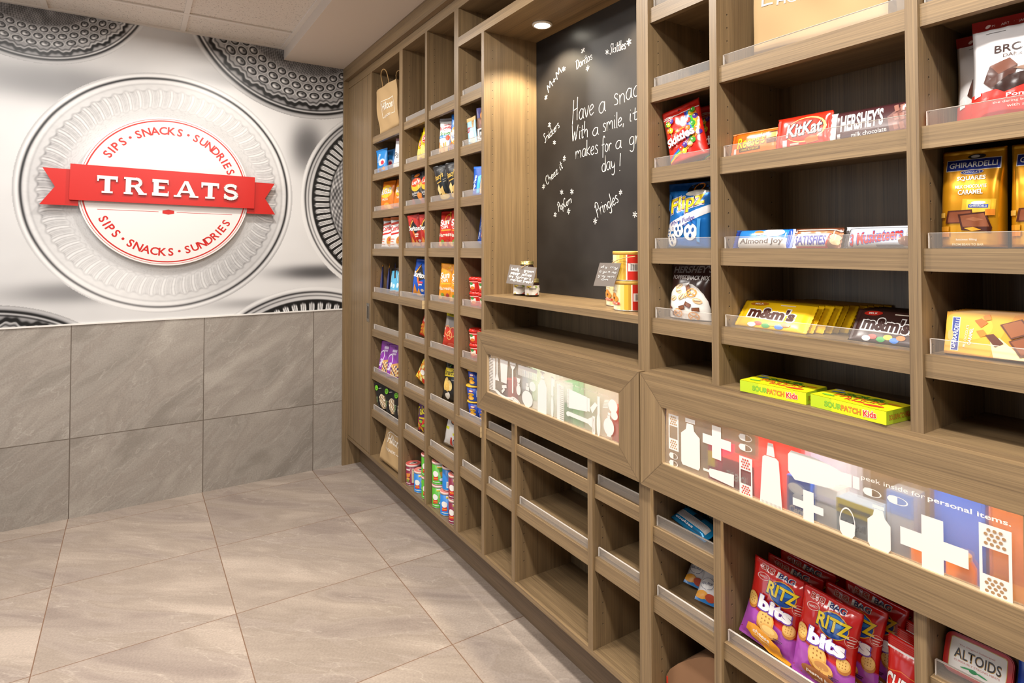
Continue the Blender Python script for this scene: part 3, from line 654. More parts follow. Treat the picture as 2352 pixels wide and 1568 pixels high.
G2 = bandaid(2.0, 6.45, 28, 90, 48, 70, DG) + pill(2.3, 6.2, 18) + pill(2.3, 6.2, 5) + bottle(7.7, 15.6, 10, 64, 83.5, 92, 10.2, 12.9, 9.6, 13.7, 85) + cross(16.8, 27.7, 40, 93.4, 20.5, 24, 60, 75.4) + pill(30.5, 35.2, 89) + pill(30.5, 35.2, 73.6) \
    + [('P', [(17, 14), (17, 18), (19.2, 18), (19.6, 21.3), (28.7, 25.2), (28.6, 5.4), (19.6, 8), (19.2, 14)], WH)] + bandaid(30.7, 35.2, 0, 59.4, 17.5, 38.8, '#c9483a') \
    + [('P', [(40.6, 93), (42.3, 93.6), (42.8, 74), (40.1, 74)], WH), ('P', [(39.6, 73), (43.2, 73), (44, 70), (45, 0), (37.8, 0), (38.8, 70)], WH)] + [('R', 38.2 + k * .42, 1, 38.36 + k * .42, 5, '#b9b2aa') for k in range(16)] \
    + [('P', [(47, 86), (48, 92.4), (55, 92), (59.4, 88), (62, 84), (64.6, 84.5), (64.6, 68), (61.5, 66), (59, 57), (49, 52), (47, 62)], WH), ('R', 65, 68, 66.6, 84, WH)] + cross(48.3, 57.1, 0, 42.5, 51.4, 54.4, 15.5, 26) \
    + [('O', 63.4, 18, 2.05, 21.5, .10, WH), ('P', [(61.5, 20), (65.3, 20), (65.3, 6), (64.6, 1), (62.3, 0), (61.5, 6)], WH)] + pill(67.4, 71.9, 69.8, 5) + pill(73.2, 77.9, 70.4, 5) + bottle(68.5, 73.9, 1, 35, 51, 56.2, 70.2, 72.2, 69.8, 72.5, 52) \
    + cross(76.1, 90, 0, 64, 80.7, 85.2, 19.2, 40.6) + bandaid(92, 97.8, 0, 77.2, 22, 51.7, '#a8825a') + [('T', 'peek inside for', 74.4, 85.6, 14.5, 7.6, WH, 0, 0), ('T', 'personal items.', 90, 85.4, 15.6, 7.6, WH, 0, .018)]
pane(D2, -2.7710, -3.5140, .8385, .9815, G2)

# unseen fill lights added behind each drawer's top rail to brighten the goods inside
area('drawer_fill_light', (.030, -2.24, 1.042), .010, .70, 7.5, (1, .91, .78), (0, RAD(-14), 0)); area('drawer_fill_light', (.030, -3.14, 1.042), .010, .70, 7.5, (1, .91, .78), (0, RAD(-14), 0))
# ---- the frame that runs round all units: end panel at the wall and fascia under the soffit; the kick below
m = MB(); m.box(0.0, XB, -.0012, -.0200, 0.0, 2.4640, W_V); tag(m.build('end_panel'), 'narrow brown wood end panel standing at the tiled wall left of the shelving', 'panel')
m = MB(); m.box(0.0, XB, -.0012, YE, 2.4650, 2.5462, W_H); tag(m.build('cabinet_fascia'), 'long brown wood fascia board along the soffit over all shelving', 'fascia')
m = MB(); m.box(.1159, .1300, -.0205, YE, 0.0005, .1715, W_T); tag(m.build('baseboard_right'), kind='structure')
# ================================================================== THE GOODS: builders
# every item is built in its own frame: x = left to right, -y = front, z = up, origin at the middle of its base
# the cubbies: far side, near side, shelf heights (the last value closes the top)
CUBBIES = [(-.4708, -.9072, (.190, .4540, .6710, .9180, 1.1330, 1.3830, 1.5995, 1.8165, 2.0335, 2.4565)), (-.9518, -1.2370, (.190, .4620, .6770, .9230, 1.1385, 1.3870, 1.6026, 1.8187, 2.0352, 2.4565)),
           (-1.2596, -1.5464, (.190, .4620, .6770, .9230, 1.1410, 1.3870, 1.6026, 1.8187, 2.0352, 2.4565)), (-1.5860, -1.7882, (.190, .4650, .6800, .9250, 1.1430, 1.3870, 1.6026, 1.8187, 2.0352, 2.2891)),
           (-2.7095, -2.9148, (.190, .4645, .6485, 1.0645, 1.2015, 1.3870, 1.6030, 1.8206, 2.0369, 2.4565)), (-2.9354, -3.3493, (.190, .4675, .800, 1.0645, 1.2031, 1.3874, 1.6038, 1.8220, 2.4565)),
           (-3.3700, -3.5755, (.190, .6455, .800, 1.0645, 1.2020, 1.3878, 1.6038, 1.8217, 2.0369, 2.4565))]
def frame(o, y, z, x, yaw=0.0, lean=0.0, roll=0.0):
    """stand an item on a shelf: (x, y) its base, z the shelf; lean tips its top back, roll tips it to its right, yaw turns its front to the right.
    The item is kept clear of the sides, the guard and the shelf above."""
    o.rotation_euler = Euler((RAD(-lean), RAD(roll), RAD(-90 + yaw)), 'XYZ')
    R3 = np.array(o.rotation_euler.to_matrix()); pts = []
    for q in [o] + list(o.children_recursive):
        if q.type != 'MESH': continue
        off = Vector((0, 0, 0)); p = q
        while p is not o: off += p.location; p = p.parent
        me = q.data; n = len(me.vertices); a = np.empty(n * 3, np.float32); me.vertices.foreach_get('co', a); pts.append((a.reshape(-1, 3) + np.array(off)) @ R3.T)
    P = np.concatenate(pts); lo, hi = P.min(0), P.max(0); s = 1.0
    for yl, yr, zs in CUBBIES:
        if yr < y < yl:
            zi = min(range(len(zs)), key=lambda i: abs(zs[i] - z))
            if abs(zs[zi] - z) > .012 or zi + 1 >= len(zs): break
            room = zs[zi + 1] - z - .0415
            s = min(1.0, room / (hi[2] - lo[2]), (yl - yr - .004) / (hi[1] - lo[1])); lo = lo * s; hi = hi * s
            y = min(max(y, yr + .0015 - lo[1]), yl - .0015 - hi[1])
            front = .0300 if zs[zi] in (.190, 1.0645) else .0514
            if lean >= 0 and x > .045: x = max(x, front - lo[0])
            x = min(x, XB - .0015 - hi[0]); break
    o.scale = (s, s, s)
    o.location = (x, y, z + 0.0006 - lo[2])
    return o
def copy_item(root):
    r = root.copy(); COL.objects.link(r)
    for ch in root.children:
        c = ch.copy(); COL.objects.link(c); c.parent = r
        for g in ch.children:
            d = g.copy(); COL.objects.link(d); d.parent = c
    return r
_kinds = {}
def pouch_arrays(W, H, D, style, nu, nv, seed, seal):
    rs = np.random.RandomState(seed)
    u = np.linspace(0, 1, nu + 1); v = np.linspace(0, 1, nv + 1)
    if seal > 0 and style in ('chip', 'stand', 'pack'):
        k = max(2, int(nv * seal * 1.1)); v = np.concatenate([np.linspace(0, 1 - seal, nv + 1 - k), np.linspace(1 - seal, 1, k + 1)[1:]])
    if style == 'flow':
        k = 3; u = np.concatenate([np.linspace(0, seal, k + 1)[:-1], np.linspace(seal, 1 - seal, nu + 1 - 2 * k), np.linspace(1 - seal, 1, k + 1)[1:]])
    U, V = np.meshgrid(u, v); c = 2 * U - 1
    if style == 'chip':
        t = np.clip((V - seal * .8) / (1 - 1.8 * seal), 0, 1); pv = np.sin(PI * t ** .92) ** .55; cr = (1 - np.abs(c) ** 3.2) ** .7
    elif style == 'stand':
        t = np.clip(V / (1 - seal), 0, 1); pv = np.where(t < .22, .80 + .20 * np.sin(t / .22 * PI / 2), np.cos((t - .22) / .78 * PI / 2) ** .8); cr = (1 - np.abs(c) ** 2.6) ** .7
    elif style == 'pack':   # block-bottomed bag
        t = np.clip(V / (1 - seal), 0, 1); pv = np.clip(1 - ((t - .12) / .88).clip(0, 1) ** 2.6, 0, 1) ** .8; cr = (1 - np.abs(c) ** 7) ** .6
    else:                    # flow-wrapped bar
        t = np.clip((U - seal) / (1 - 2 * seal), 0, 1); pv = np.clip(1 - np.abs(2 * t - 1) ** 9, 0, 1) ** .55; cr = (1 - np.abs(2 * V - 1) ** 4) ** .6
    bul = pv * cr
    wr = np.zeros_like(U)
    for k in range(7):
        a, f, p = rs.rand() * PI, 3 + rs.rand() * 9, rs.rand() * 7
        wr += np.abs(np.sin(f * (U * W * math.cos(a) + V * H * math.sin(a)) / max(W, H) * 2.2 + p)) - .6
    wr = wr / 7
    amp = {'chip': .30, 'stand': .16, 'pack': .07, 'flow': .10}[style]
    d = D / 2 * (bul + amp * wr * bul ** .6)
    if style in ('chip', 'stand', 'pack'):
        n = 5 + int(W / .02); ph = rs.rand() * 6
        edge = np.exp(-np.clip(1 - seal - V, 0, 9) / .12) * (V < 1 - seal * .98)
        if style == 'chip': edge = edge + np.exp(-np.clip(V - seal, 0, 9) / .10) * (V > seal * .9)
        d = d + edge * (.0022 * W / .15) * np.sin(n * PI * U + ph) * np.clip(1 - np.abs(c) ** 6, 0, 1)
    ws = np.ones_like(U)
    if style == 'chip': ws = 1 - .085 * pv * (D / W) * 2.4
    if style == 'stand': ws = 1 - .05 * np.sin(PI * np.clip(V, 0, 1))
    px = (U - .5) * W * ws; pz = V * H
    tip = rs.rand(3) * 7
    bend = .010 * W / .15 * (np.sin(2.3 * U + tip[0]) * V ** 2) if style == 'chip' else 0 * U   # the loose top curls a little
    front = -np.maximum(d, .0007) + bend; back = np.maximum(d * .92, .0007) + bend
    if style == 'chip':
        px = px + .012 * W * np.sin(5 * V + tip[1]); pz = pz + (V > .98) * .006 * W * np.sin(9 * U + tip[2])
    if style == 'flow':
        z = (np.arange(nv + 1) % 2 * 2 - 1)[:, None] * .0009; px = px + np.where((U < 1e-6) | (U > 1 - 1e-6), z, 0)
    return u, v, px, front, back, pz
def pouch(name, W, H, D, base, gs=(), style='chip', seal=None, nu=18, nv=22, rough=0.32, metal=0.0, seed=1, parts=False, sealcol=None, coat=0.0, backcol=None):
    """a film bag; its print lies in the film's mesh. With parts, the crimped strip is a mesh of its own."""
    if seal is None: seal = {'chip': .065, 'stand': .05, 'pack': .05, 'flow': .055}[style]
    u, v, px, fr, bk, pz = pouch_arrays(W, H, D, style, nu, nv, seed, seal)
    nu1, nv1 = len(u), len(v)
    def mapf(x, y, e):
        uu = min(max(x / W + .5, 0), 1); vv = min(max(y / H, 0), 1)
        i = min(max(int(np.searchsorted(u, uu, 'right')) - 1, 0), nu1 - 2); j = min(max(int(np.searchsorted(v, vv, 'right')) - 1, 0), nv1 - 2)
        a = (uu - u[i]) / (u[i + 1] - u[i]); b2 = (vv - v[j]) / (v[j + 1] - v[j])
        def L4(A): return (A[j, i] * (1 - a) + A[j, i + 1] * a) * (1 - b2) + (A[j + 1, i] * (1 - a) + A[j + 1, i + 1] * a) * b2
        return (L4(px), L4(fr) - e, L4(pz))
    mb = MB(); ms = MB() if parts else mb
    B = mat(base, rough, metal, coat=coat); S = mat(sealcol, rough, metal, coat=coat) if sealcol else B; BK = mat(backcol, rough, metal) if backcol else B
    def in_seal(i, j):
        um, vm = (u[i] + u[i + 1]) / 2, (v[j] + v[j + 1]) / 2
        return (um < seal or um > 1 - seal) if style == 'flow' else vm > 1 - seal
    ms2 = MB() if parts and style == 'flow' else ms
    for m_, want in ((mb, False), (ms, True)) + (((ms2, 2),) if ms2 is not ms else ()):
        cache = {}
        def vert(side, i, j):
            k = (0 if (i in (0, nu1 - 1) or j in (0, nv1 - 1)) and side else side, i, j)
            if style in ('stand', 'pack') and j == 0: k = (side, i, j)
            if k not in cache: cache[k] = m_.bm.verts.new((px[j, i], (fr if k[0] == 0 else bk)[j, i], pz[j, i]))
            return cache[k]
        for j in range(nv1 - 1):
            for i in range(nu1 - 1):
                sl = in_seal(i, j)
                if parts and sl != bool(want): continue
                if ms2 is not ms and want and (i > nu1 / 2) != (want == 2): continue
                if not parts and want: continue
                mm = S if sl else B
                for side in (0, 1):
                    q = [vert(side, i, j), vert(side, i + 1, j), vert(side, i + 1, j + 1), vert(side, i, j + 1)]
                    if side: q.reverse(); mm2 = S if sl else BK
                    else: mm2 = mm
                    q2 = []
                    for w in q:
                        if w not in q2: q2.append(w)
                    if len(q2) < 3: continue
                    try:
                        f = m_.bm.faces.new(q2); f.smooth = True; f.material_index = m_.mi(mm2)
                    except ValueError: pass
        if style in ('stand', 'pack') and not want:   # the gusset under the bag
            for i in range(nu1 - 1):
                q = [vert(1, i, 0), vert(1, i + 1, 0), vert(0, i + 1, 0), vert(0, i, 0)]; q2 = []
                for w in q:
                    if w not in q2: q2.append(w)
                if len(q2) > 2:
                    try: m_.bm.faces.new(q2).material_index = m_.mi(B)
                    except ValueError: pass
    ul = [(x - .5) * W for x in u[1:-1]]; vl = [y * H for y in v[1:-1]]
    gb, gz = [], []
    for g in gs:
        ys = g[3] if g[0] in 'T' else g[2] if g[0] in 'EO' else (g[2] + g[4]) / 2 if g[0] == 'R' else sum(p[1] for p in g[1]) / len(g[1])
        (gz if parts and style != 'flow' and ys > 100 * (1 - seal) else gb).append(g)
    put(mb, gb, W, H, mapf, ul, vl, rough, metal, coat=coat)
    if gz: put(ms, gz, W, H, mapf, ul, vl, rough, metal, coat=coat)
    me = mb.mesh(name)
    if parts:
        r = empty(name); link('pouch', me, r); link('crimped_seal', ms.mesh('crimped_seal'), r)
        if ms2 is not ms: link('crimped_seal', ms2.mesh('crimped_seal'), r)
        return r
    return link(name, me)
def carton(name, W, H, D, base, front=(), side=(), top=(), rough=.35, sidecol=None, topcol=None, bev=.0012, metal=0.0):
    """a printed box: front faces -y, its right side +x, its top +z"""
    m = MB(); B = mat(base, rough, metal); m.box(-W / 2, W / 2, 0, D, 0, H, B, bev)
    if sidecol: m.face([(W / 2 + .0002, .001, .001), (W / 2 + .0002, D - .001, .001), (W / 2 + .0002, D - .001, H - .001), (W / 2 + .0002, .001, H - .001)], mat(sidecol, rough, metal))
    if topcol: m.face([(-W / 2 + .001, .001, H + .0002), (W / 2 - .001, .001, H + .0002), (W / 2 - .001, D - .001, H + .0002), (-W / 2 + .001, D - .001, H + .0002)], mat(topcol, rough, metal))
    put(m, front, W, H, lambda x, y, e: (x, -e, y), rough=rough, metal=metal)
    put(m, side, D, H, lambda x, y, e: (W / 2 + .0002 + e, x + D / 2, y), rough=rough, metal=metal)
    put(m, top, W, D, lambda x, y, e: (x, y, H + .0002 + e), rough=rough, metal=metal)
    return link(name, m.mesh(name))
def drum_print(m, r, z0, z1, gs, rough=.35, metal=0.0, r1=None, W=None):
    W = W or PI * r; H = z1 - z0; r1 = r1 or r
    def mf(x, y, e):
        a = x / r; q = r + (r1 - r) * y / H + e
        return (q * math.sin(a), -q * math.cos(a), z0 + y)
    put(m, gs, W, H, mf, [W * (k / 16 - .5) for k in range(1, 16)], [], rough, metal, e0=.0005)
def item(o, label, cat, group=None): return tag(o, label, cat, group)
# ---- written strokes (blackboard, paper tags)
GL = {'a': (4.4, [[(3.6, 3.6), (2, 4.1), (.5, 2.6), (.6, .8), (1.8, 0), (3.1, 1), (3.7, 3.9), (3.6, .8), (4.2, 0)]]),
 'b': (4.2, [[(.6, 8), (.7, .2), (.8, 3), (2.2, 4), (3.6, 2.8), (3.3, .7), (1.8, 0), (.7, .7)]]), 'c': (3.8, [[(3.4, 3.4), (2.2, 4.1), (.7, 2.8), (.6, 1), (1.8, 0), (3.4, .7)]]),
 'd': (4.4, [[(3.5, 3.4), (2, 4), (.5, 2.6), (.7, .6), (2, 0), (3.2, 1), (3.9, 8), (3.7, .8), (4.2, 0)]]), 'e': (3.9, [[(.6, 2), (2, 2.2), (3.3, 3), (2.4, 4.1), (.8, 3.1), (.5, 1.2), (1.7, 0), (3.5, .8)]]),
 'f': (3.6, [[(3.6, 7), (2.8, 8), (1.8, 6.8), (1.6, 3), (1.4, -2.6)], [(.3, 3.7), (3.2, 4)]]), 'g': (4.3, [[(3.5, 3.5), (2, 4), (.6, 2.8), (.8, .9), (2, .3), (3.3, 1.4), (3.6, 3.8), (3.5, -1.6), (2.2, -3), (.7, -2.2)]]),
 'h': (4.3, [[(.8, 8), (.6, 0), (.8, 2.6), (2.2, 4), (3.3, 3), (3.5, 0)]]), 'i': (1.9, [[(.9, 4), (.8, .5), (1.4, 0)], [(.95, 5.6), (1.05, 5.9)]]), 'j': (2.2, [[(1.4, 4), (1.3, -2), (.4, -2.8), (-.3, -2)], [(1.5, 5.6), (1.6, 5.9)]]),
 'k': (4, [[(.7, 8), (.6, 0)], [(3.4, 4.1), (.8, 2), (3.6, 0)]]), 'l': (1.8, [[(1.1, 8), (.8, 1), (1.3, 0)]]), 'm': (6.6, [[(.6, 4), (.6, 0), (.9, 3), (2.2, 4), (3, 3), (3, 0), (3.2, 2.8), (4.6, 4), (5.5, 3), (5.7, 0)]]),
 'n': (4.3, [[(.6, 4), (.6, 0), (.9, 2.8), (2.3, 4), (3.4, 3), (3.5, 0)]]), 'o': (4.2, [[(2.2, 4), (.7, 2.9), (.6, 1), (1.9, 0), (3.4, 1), (3.4, 3), (2.1, 4), (1.4, 3.7)]]),
 'p': (4.2, [[(.7, 4), (.6, -3)], [(.7, 2.8), (2.1, 4.1), (3.5, 2.9), (3.2, .8), (1.8, 0), (.7, .8)]]), 'r': (3.4, [[(.6, 4), (.6, 0), (.9, 2.7), (2, 4), (3.1, 3.6)]]), 's': (3.5, [[(3, 3.6), (1.8, 4.2), (.8, 3.2), (2.6, 1.6), (2.4, .2), (.5, .3)]]),
 't': (3, [[(1.5, 6.8), (1.3, .8), (2, 0), (2.8, .6)], [(.2, 4), (2.8, 4.3)]]), 'v': (3.8, [[(.4, 4), (1.8, 0), (3.4, 4.2)]]), 'w': (5.6, [[(.4, 4), (1.4, 0), (2.6, 3.2), (3.8, 0), (5.2, 4.2)]]), 'y': (4, [[(.6, 4), (.9, 1.2), (2, .6), (3.2, 1.8), (3.5, 4), (3.1, -1.4), (1.9, -3), (.6, -2.3)]]),
 'z': (3.9, [[(.5, 3.8), (3.2, 4), (.6, .2), (3.6, .3)]]), 'u': (4.2, [[(.6, 4), (.7, 1), (1.8, 0), (3.1, 1), (3.5, 4), (3.5, 0)]]),
 'H': (5.4, [[(1.4, 8), (.9, 3), (.2, -1)], [(4.6, 8.6), (4.2, 4), (4.1, 0)], [(.9, 4), (4.6, 4.6)]]), 'W': (7.2, [[(.5, 8), (1, 2), (1.6, 0), (3.2, 4.6), (4, 0), (5.6, 5), (6.4, 7.4)]]), 'D': (5.2, [[(1.2, 7.4), (1, 0)], [(.2, 7), (3, 7.6), (4.8, 5), (4, 1.2), (1, 0)]]),
 'S': (4.6, [[(4.2, 7.2), (3, 8.2), (1.6, 6.6), (2.8, 4), (3, 1.4), (1.4, -.4), (.2, .6)]]), 'C': (4.8, [[(4.4, 6.8), (3, 8), (1, 5.4), (.7, 2), (2.2, 0), (4.4, 1.2)]]), 'P': (4.8, [[(1.4, 7.4), (1, -.6)], [(.2, 5.6), (2.2, 8), (4.4, 6.8), (4, 4.2), (1.4, 3.4)]]),
 'M': (6.4, [[(.4, 0), (1.4, 7.4), (3, 2.6), (4.8, 7.8), (5.8, 0)]]), 'L': (4.2, [[(1, 8), (.8, .4), (3.8, .2)]]), '+': (4.4, [[(2.1, 4.6), (2, .8)], [(.4, 2.6), (3.8, 2.8)]]), '!': (2.4, [[(1.2, 8), (1.1, 2.2)], [(1.1, .4), (1.15, 0)]]), ',': (1.6, [[(.9, .8), (.6, -1)]]), "'": (1.4, [[(.8, 8), (.6, 6.6)]]), ' ': (3.0, [])}
def smooth(pts, k=4):
    p = [np.array(q, float) for q in pts]
    if len(p) < 3: return p
    out = []; e = [2 * p[0] - p[1]] + p + [2 * p[-1] - p[-2]]
    for i in range(1, len(e) - 2):
        for s in range(k):
            t = s / k; a, b2, c, d = e[i - 1], e[i], e[i + 1], e[i + 2]
            out.append(.5 * (2 * b2 + (c - a) * t + (2 * a - 5 * b2 + 4 * c - d) * t * t + (3 * b2 - a - 3 * c + d) * t ** 3))
    return out + [p[-1]]
def ribbon(m, pts, w, to, mt):
    pts = [np.array(p) for p in pts]; L_, R_ = [], []
    for i, p in enumerate(pts):
        t = pts[min(i + 1, len(pts) - 1)] - pts[max(i - 1, 0)]; n = np.array((-t[1], t[0])) / (np.hypot(*t) + 1e-9) * w / 2
        L_.append(m.bm.verts.new(to(*(p + n)))); R_.append(m.bm.verts.new(to(*(p - n))))
    k = m.mi(mt)
    for i in range(len(pts) - 1): m.bm.faces.new((R_[i], R_[i + 1], L_[i + 1], L_[i])).material_index = k
def write(m, txt, p0, p1, cap, w, to, mt, seed=0, slant=.12):
    """write txt from baseline point p0 to p1, capitals cap high"""
    rs = random.Random(seed); p0, p1 = np.array(p0), np.array(p1); d = p1 - p0; Ln = np.hypot(*d); d = d / Ln; n = np.array((-d[1], d[0]))
    tot = sum(GL[c][0] for c in txt); sx = Ln / tot; sy = cap / 8; x = 0
    for c in txt:
        wd_, st = GL[c]; j = rs.uniform(-.25, .25); k2 = rs.uniform(.93, 1.08)
        for s in st: ribbon(m, [p0 + d * ((x + q[0] + slant * q[1] * .5) * sx) + n * ((q[1] * k2 + j) * sy) for q in smooth(s)], w, to, mt)
        x += wd_
def star(m, c, r, w, to, mt, seed=0):
    rs = random.Random(seed); c = np.array(c)
    for k in range(3):
        a = k * PI / 3 + .4 + rs.uniform(-.15, .15); v = np.array((math.cos(a), math.sin(a))) * r * rs.uniform(.8, 1.15); ribbon(m, [c - v, c + v], w, to, mt)
# chalk writing on the blackboard
def chalk():
    CHK = mat('#e9e6e1', .8); to = lambda y, z: (XK - .0006, -y, z)
    sc = 1.0093; fx = lambda p: (-(-3.8712 + (p[0] + 3.8712) * sc), 1.3915 + (p[1] - 1.3915) * sc)
    for k, (t, a, b2, cap, w) in enumerate([('Have', (-2.070, 1.866), (-2.200, 1.872), .078, .0026), ('a', (-2.224, 1.869), (-2.266, 1.874), .072, .0026), ('snack', (-2.305, 1.880), (-2.462, 1.896), .070, .0026),
        ('With', (-2.066, 1.795), (-2.166, 1.797), .060, .0026), ('a', (-2.188, 1.794), (-2.226, 1.797), .058, .0026), ('smile,', (-2.246, 1.799), (-2.358, 1.806), .056, .0026), ('it', (-2.380, 1.812), (-2.424, 1.815), .050, .0026),
        ('makes', (-2.088, 1.724), (-2.222, 1.730), .060, .0026), ('for', (-2.240, 1.728), (-2.294, 1.730), .054, .0026), ('a', (-2.312, 1.729), (-2.346, 1.731), .056, .0026), ('great', (-2.380, 1.731), (-2.510, 1.740), .058, .0026),
        ('day', (-2.240, 1.658), (-2.312, 1.664), .056, .0026), ('!', (-2.326, 1.652), (-2.344, 1.652), .060, .0026),
        ('M+M', (-1.914, 2.012), (-2.008, 2.076), .032, .0028), ('Doritos', (-2.096, 2.062), (-2.192, 2.078), .034, .0026), ('Skittles', (-2.285, 2.068), (-2.368, 2.066), .036, .0026),
        ('Snickers', (-1.888, 1.814), (-1.992, 1.862), .036, .0027), ('Cheez it', (-1.902, 1.640), (-2.012, 1.700), .034, .0027), ('PopCorn', (-1.980, 1.532), (-2.068, 1.560), .034, .0027), ('Pringles', (-2.214, 1.498), (-2.330, 1.548), .050, .0028)]):
        m = MB(); write(m, t, fx(a), fx(b2), cap, w, to, CHK, k); absloc(m.build('chalk_word', KB))
    for k, p in enumerate([(-1.898, 1.998), (-2.018, 2.084), (-2.137, 2.123), (-2.164, 2.050), (-2.272, 2.080), (-2.383, 2.083), (-1.922, 1.882), (-1.955, 1.806), (-1.880, 1.637), (-2.020, 1.734), (-2.002, 1.605), (-2.067, 1.602), (-1.959, 1.519), (-2.046, 1.528), (-2.203, 1.485), (-2.338, 1.578), (-2.407, 1.499)]):
        m = MB(); star(m, fx(p), .011, .0032, to, CHK, k); absloc(m.build('chalk_star', KB))
chalk()
# the two recessed puck lamps over the niche
def puck(y, label):
    em, nt, b = newmat('lamp_lens'); b.inputs['Emission Color'].default_value = (1, .93, .78, 1); b.inputs['Emission Strength'].default_value = 14
    r = tag(empty('puck_light', (.178, y, 2.2491)), label, 'lamp', 'puck lamps over the niche')
    m = MB(); m.lathe([(.0300, -.0006), (.0390, -.0006), (.0390, -.0040), (.0365, -.0080), (.0310, -.0080), (.0300, -.0040), (.0300, -.0006)], 28, mat('#e8e2d8', .35), cap0=False, cap1=False); m.build('trim_ring', r)
    m = MB(); m.lathe([(.0296, -.0026), (.0296, -.0072), (.018, -.0086)], 28, em); m.build('lens', r)
    l = bpy.data.lights.new('puck_beam', 'SPOT'); l.energy = 38; l.color = (1, .86, .62); l.spot_size = RAD(118); l.spot_blend = .45; l.shadow_soft_size = .028
    o = bpy.data.objects.new('puck_beam', l); COL.objects.link(o); o.location = (.170, y, 2.234)
puck(-1.9975, 'round glowing puck lamp under the niche header near its left side'); puck(-2.4785, 'round puck lamp under the niche header near its right side')
# ================================================================== GOODS, the four narrow columns at left (far from the camera)
KR = '#b39468'
def paper_bag(W, H, D, gs, lean_top=0.0, handles=True, seed=0, col=KR, crush=0.006):
    """open-topped kraft carrier bag: walls with a little crumple, folded sides, two twisted cord handles"""
    rs = random.Random(seed); ph = [rs.random() * 6 for _ in range(6)]; nu, nv = 14, 14; K = mat(col, .75); KI = mat('#97774d', .85)
    def fr(x, z):
        u, v = x / W + .5, z / H
        return -D / 2 * (1 - .06 * v) - crush * (math.sin(5 * u + ph[0]) * math.sin(4 * v + ph[1]) + .6 * math.sin(13 * u + 7 * v + ph[2])) * min(1, 4 * v) - crush * 1.3 * math.sin(PI * u) * v
    def bk(x, z): return D / 2 * (1 - .06 * z / H) + crush * math.sin(6 * x / W + ph[3]) * z / H
    m = MB(); g = {}
    def V(s, i, j):
        if (s, i, j) not in g:
            x = (i / nu - .5) * W; z = j / nv * H
            g[s, i, j] = m.bm.verts.new((x, fr(x, z) if s == 0 else bk(x, z), z))
        return g[s, i, j]
    for j in range(nv):
        for i in range(nu):
            for s in (0, 1):
                q = [V(s, i, j), V(s, i + 1, j), V(s, i + 1, j + 1), V(s, i, j + 1)]
                f = m.bm.faces.new(q if s == 0 else q[::-1]); f.material_index = m.mi(K); f.smooth = True
        for i, sg in ((0, -1), (nu, 1)):   # sides fold inwards
            a, b2, c, d = V(0, i, j), V(0, i, j + 1), V(1, i, j), V(1, i, j + 1)
            k0, k1 = ('f', i, j), ('f', i, j + 1)
            for k, jj in ((k0, j), (k1, j + 1)):
                if k not in g: g[k] = m.bm.verts.new((sg * (W / 2 - .028 * (jj / nv) ** .7), 0, jj / nv * H))
            for q in ((a, g[k0], g[k1], b2), (g[k0], c, d, g[k1])):
                m.bm.faces.new(q if sg < 0 else q[::-1]).material_index = m.mi(K)
    for i in range(nu): m.bm.faces.new((V(1, i, 0), V(1, i + 1, 0), V(0, i + 1, 0), V(0, i, 0))).material_index = m.mi(K)
    put(m, gs, W, H, lambda x, y, e: (x, fr(x, y) - e, y), [(k / nu - .5) * W for k in range(1, nu)], [k / nv * H for k in range(1, nv)], rough=.7, e0=.0005)
    r = empty('paper_bag'); link('bag_body', m.mesh('bag_body'), r)
    if handles:
        for s in (-1, 1):
            m = MB(); y = s * (D / 2 * .94 - .002)
            m.tube(smooth([(-.042, y, H - .045), (-.043, y, H + .02), (-.036, y - .006, H + .072), (0, y - .008, H + .090), (.036, y - .006, H + .072), (.043, y, H + .02), (.042, y, H - .045)], 4), .0026, mat('#a5814f', .8)); m.build('handle', r)
    return r
def hotel_logo(cx, cy, w, h, fs=1.0):
    c = '#efe6d8'; x0, x1, y0, y1 = cx - w / 2, cx + w / 2, cy - h / 2, cy + h / 2; t = w * .022; ty = h * .035
    return [('R', x0, y0, x0 + t, y1 - h * .16, c), ('R', x1 - t, y0, x1, y1, c), ('R', x0 + w * .14, y1 - ty, x1, y1, c), ('P', [(x0, y1 - h * .16), (x0 + t, y1 - h * .17), (x0 + w * .15, y1 - ty), (x0 + w * .13, y1)], c), ('R', x0, y0, x0 + w * .12, y0 + ty, c), ('R', x1 - w * .22, y0, x1, y0 + ty, c),
            ('T', 'Hilton', cx + w * .01, cy + h * .14, w * .76, h * .46, c, 0, .012), ('T', 'HONORS', cx - w * .06, y0 + h * .03, w * .56, h * .15, c, 0, .012)]
o = paper_bag(.275, .250, .10, hotel_logo(52, 51, 58, 36), seed=1); frame(o, -.690, 2.0335, .105, 2, -5, -3)
item(o, 'brown kraft paper bag with cord handles on the top shelf of the leftmost column', 'paper bag')
o = paper_bag(.275, .215, .055, hotel_logo(53, 58, 64, 46), handles=False, seed=2); frame(o, -.725, BASEZ, .072, 3, 12, 2)
item(o, 'brown kraft paper bag without handles on the bottom of the leftmost column', 'paper bag')

def bag(key, name, label, cat, y, z, x, yaw=0, lean=0, roll=0, group=None, make=None):
    """first of a kind is made, every further one is a copy"""
    if key in _kinds: o = copy_item(_kinds[key])
    else: o = _kinds[key] = make()
    frame_l(o, y, z, x, yaw, lean, roll); tag(o, label, cat, group); return o
SM = dict(nu=12, nv=16)
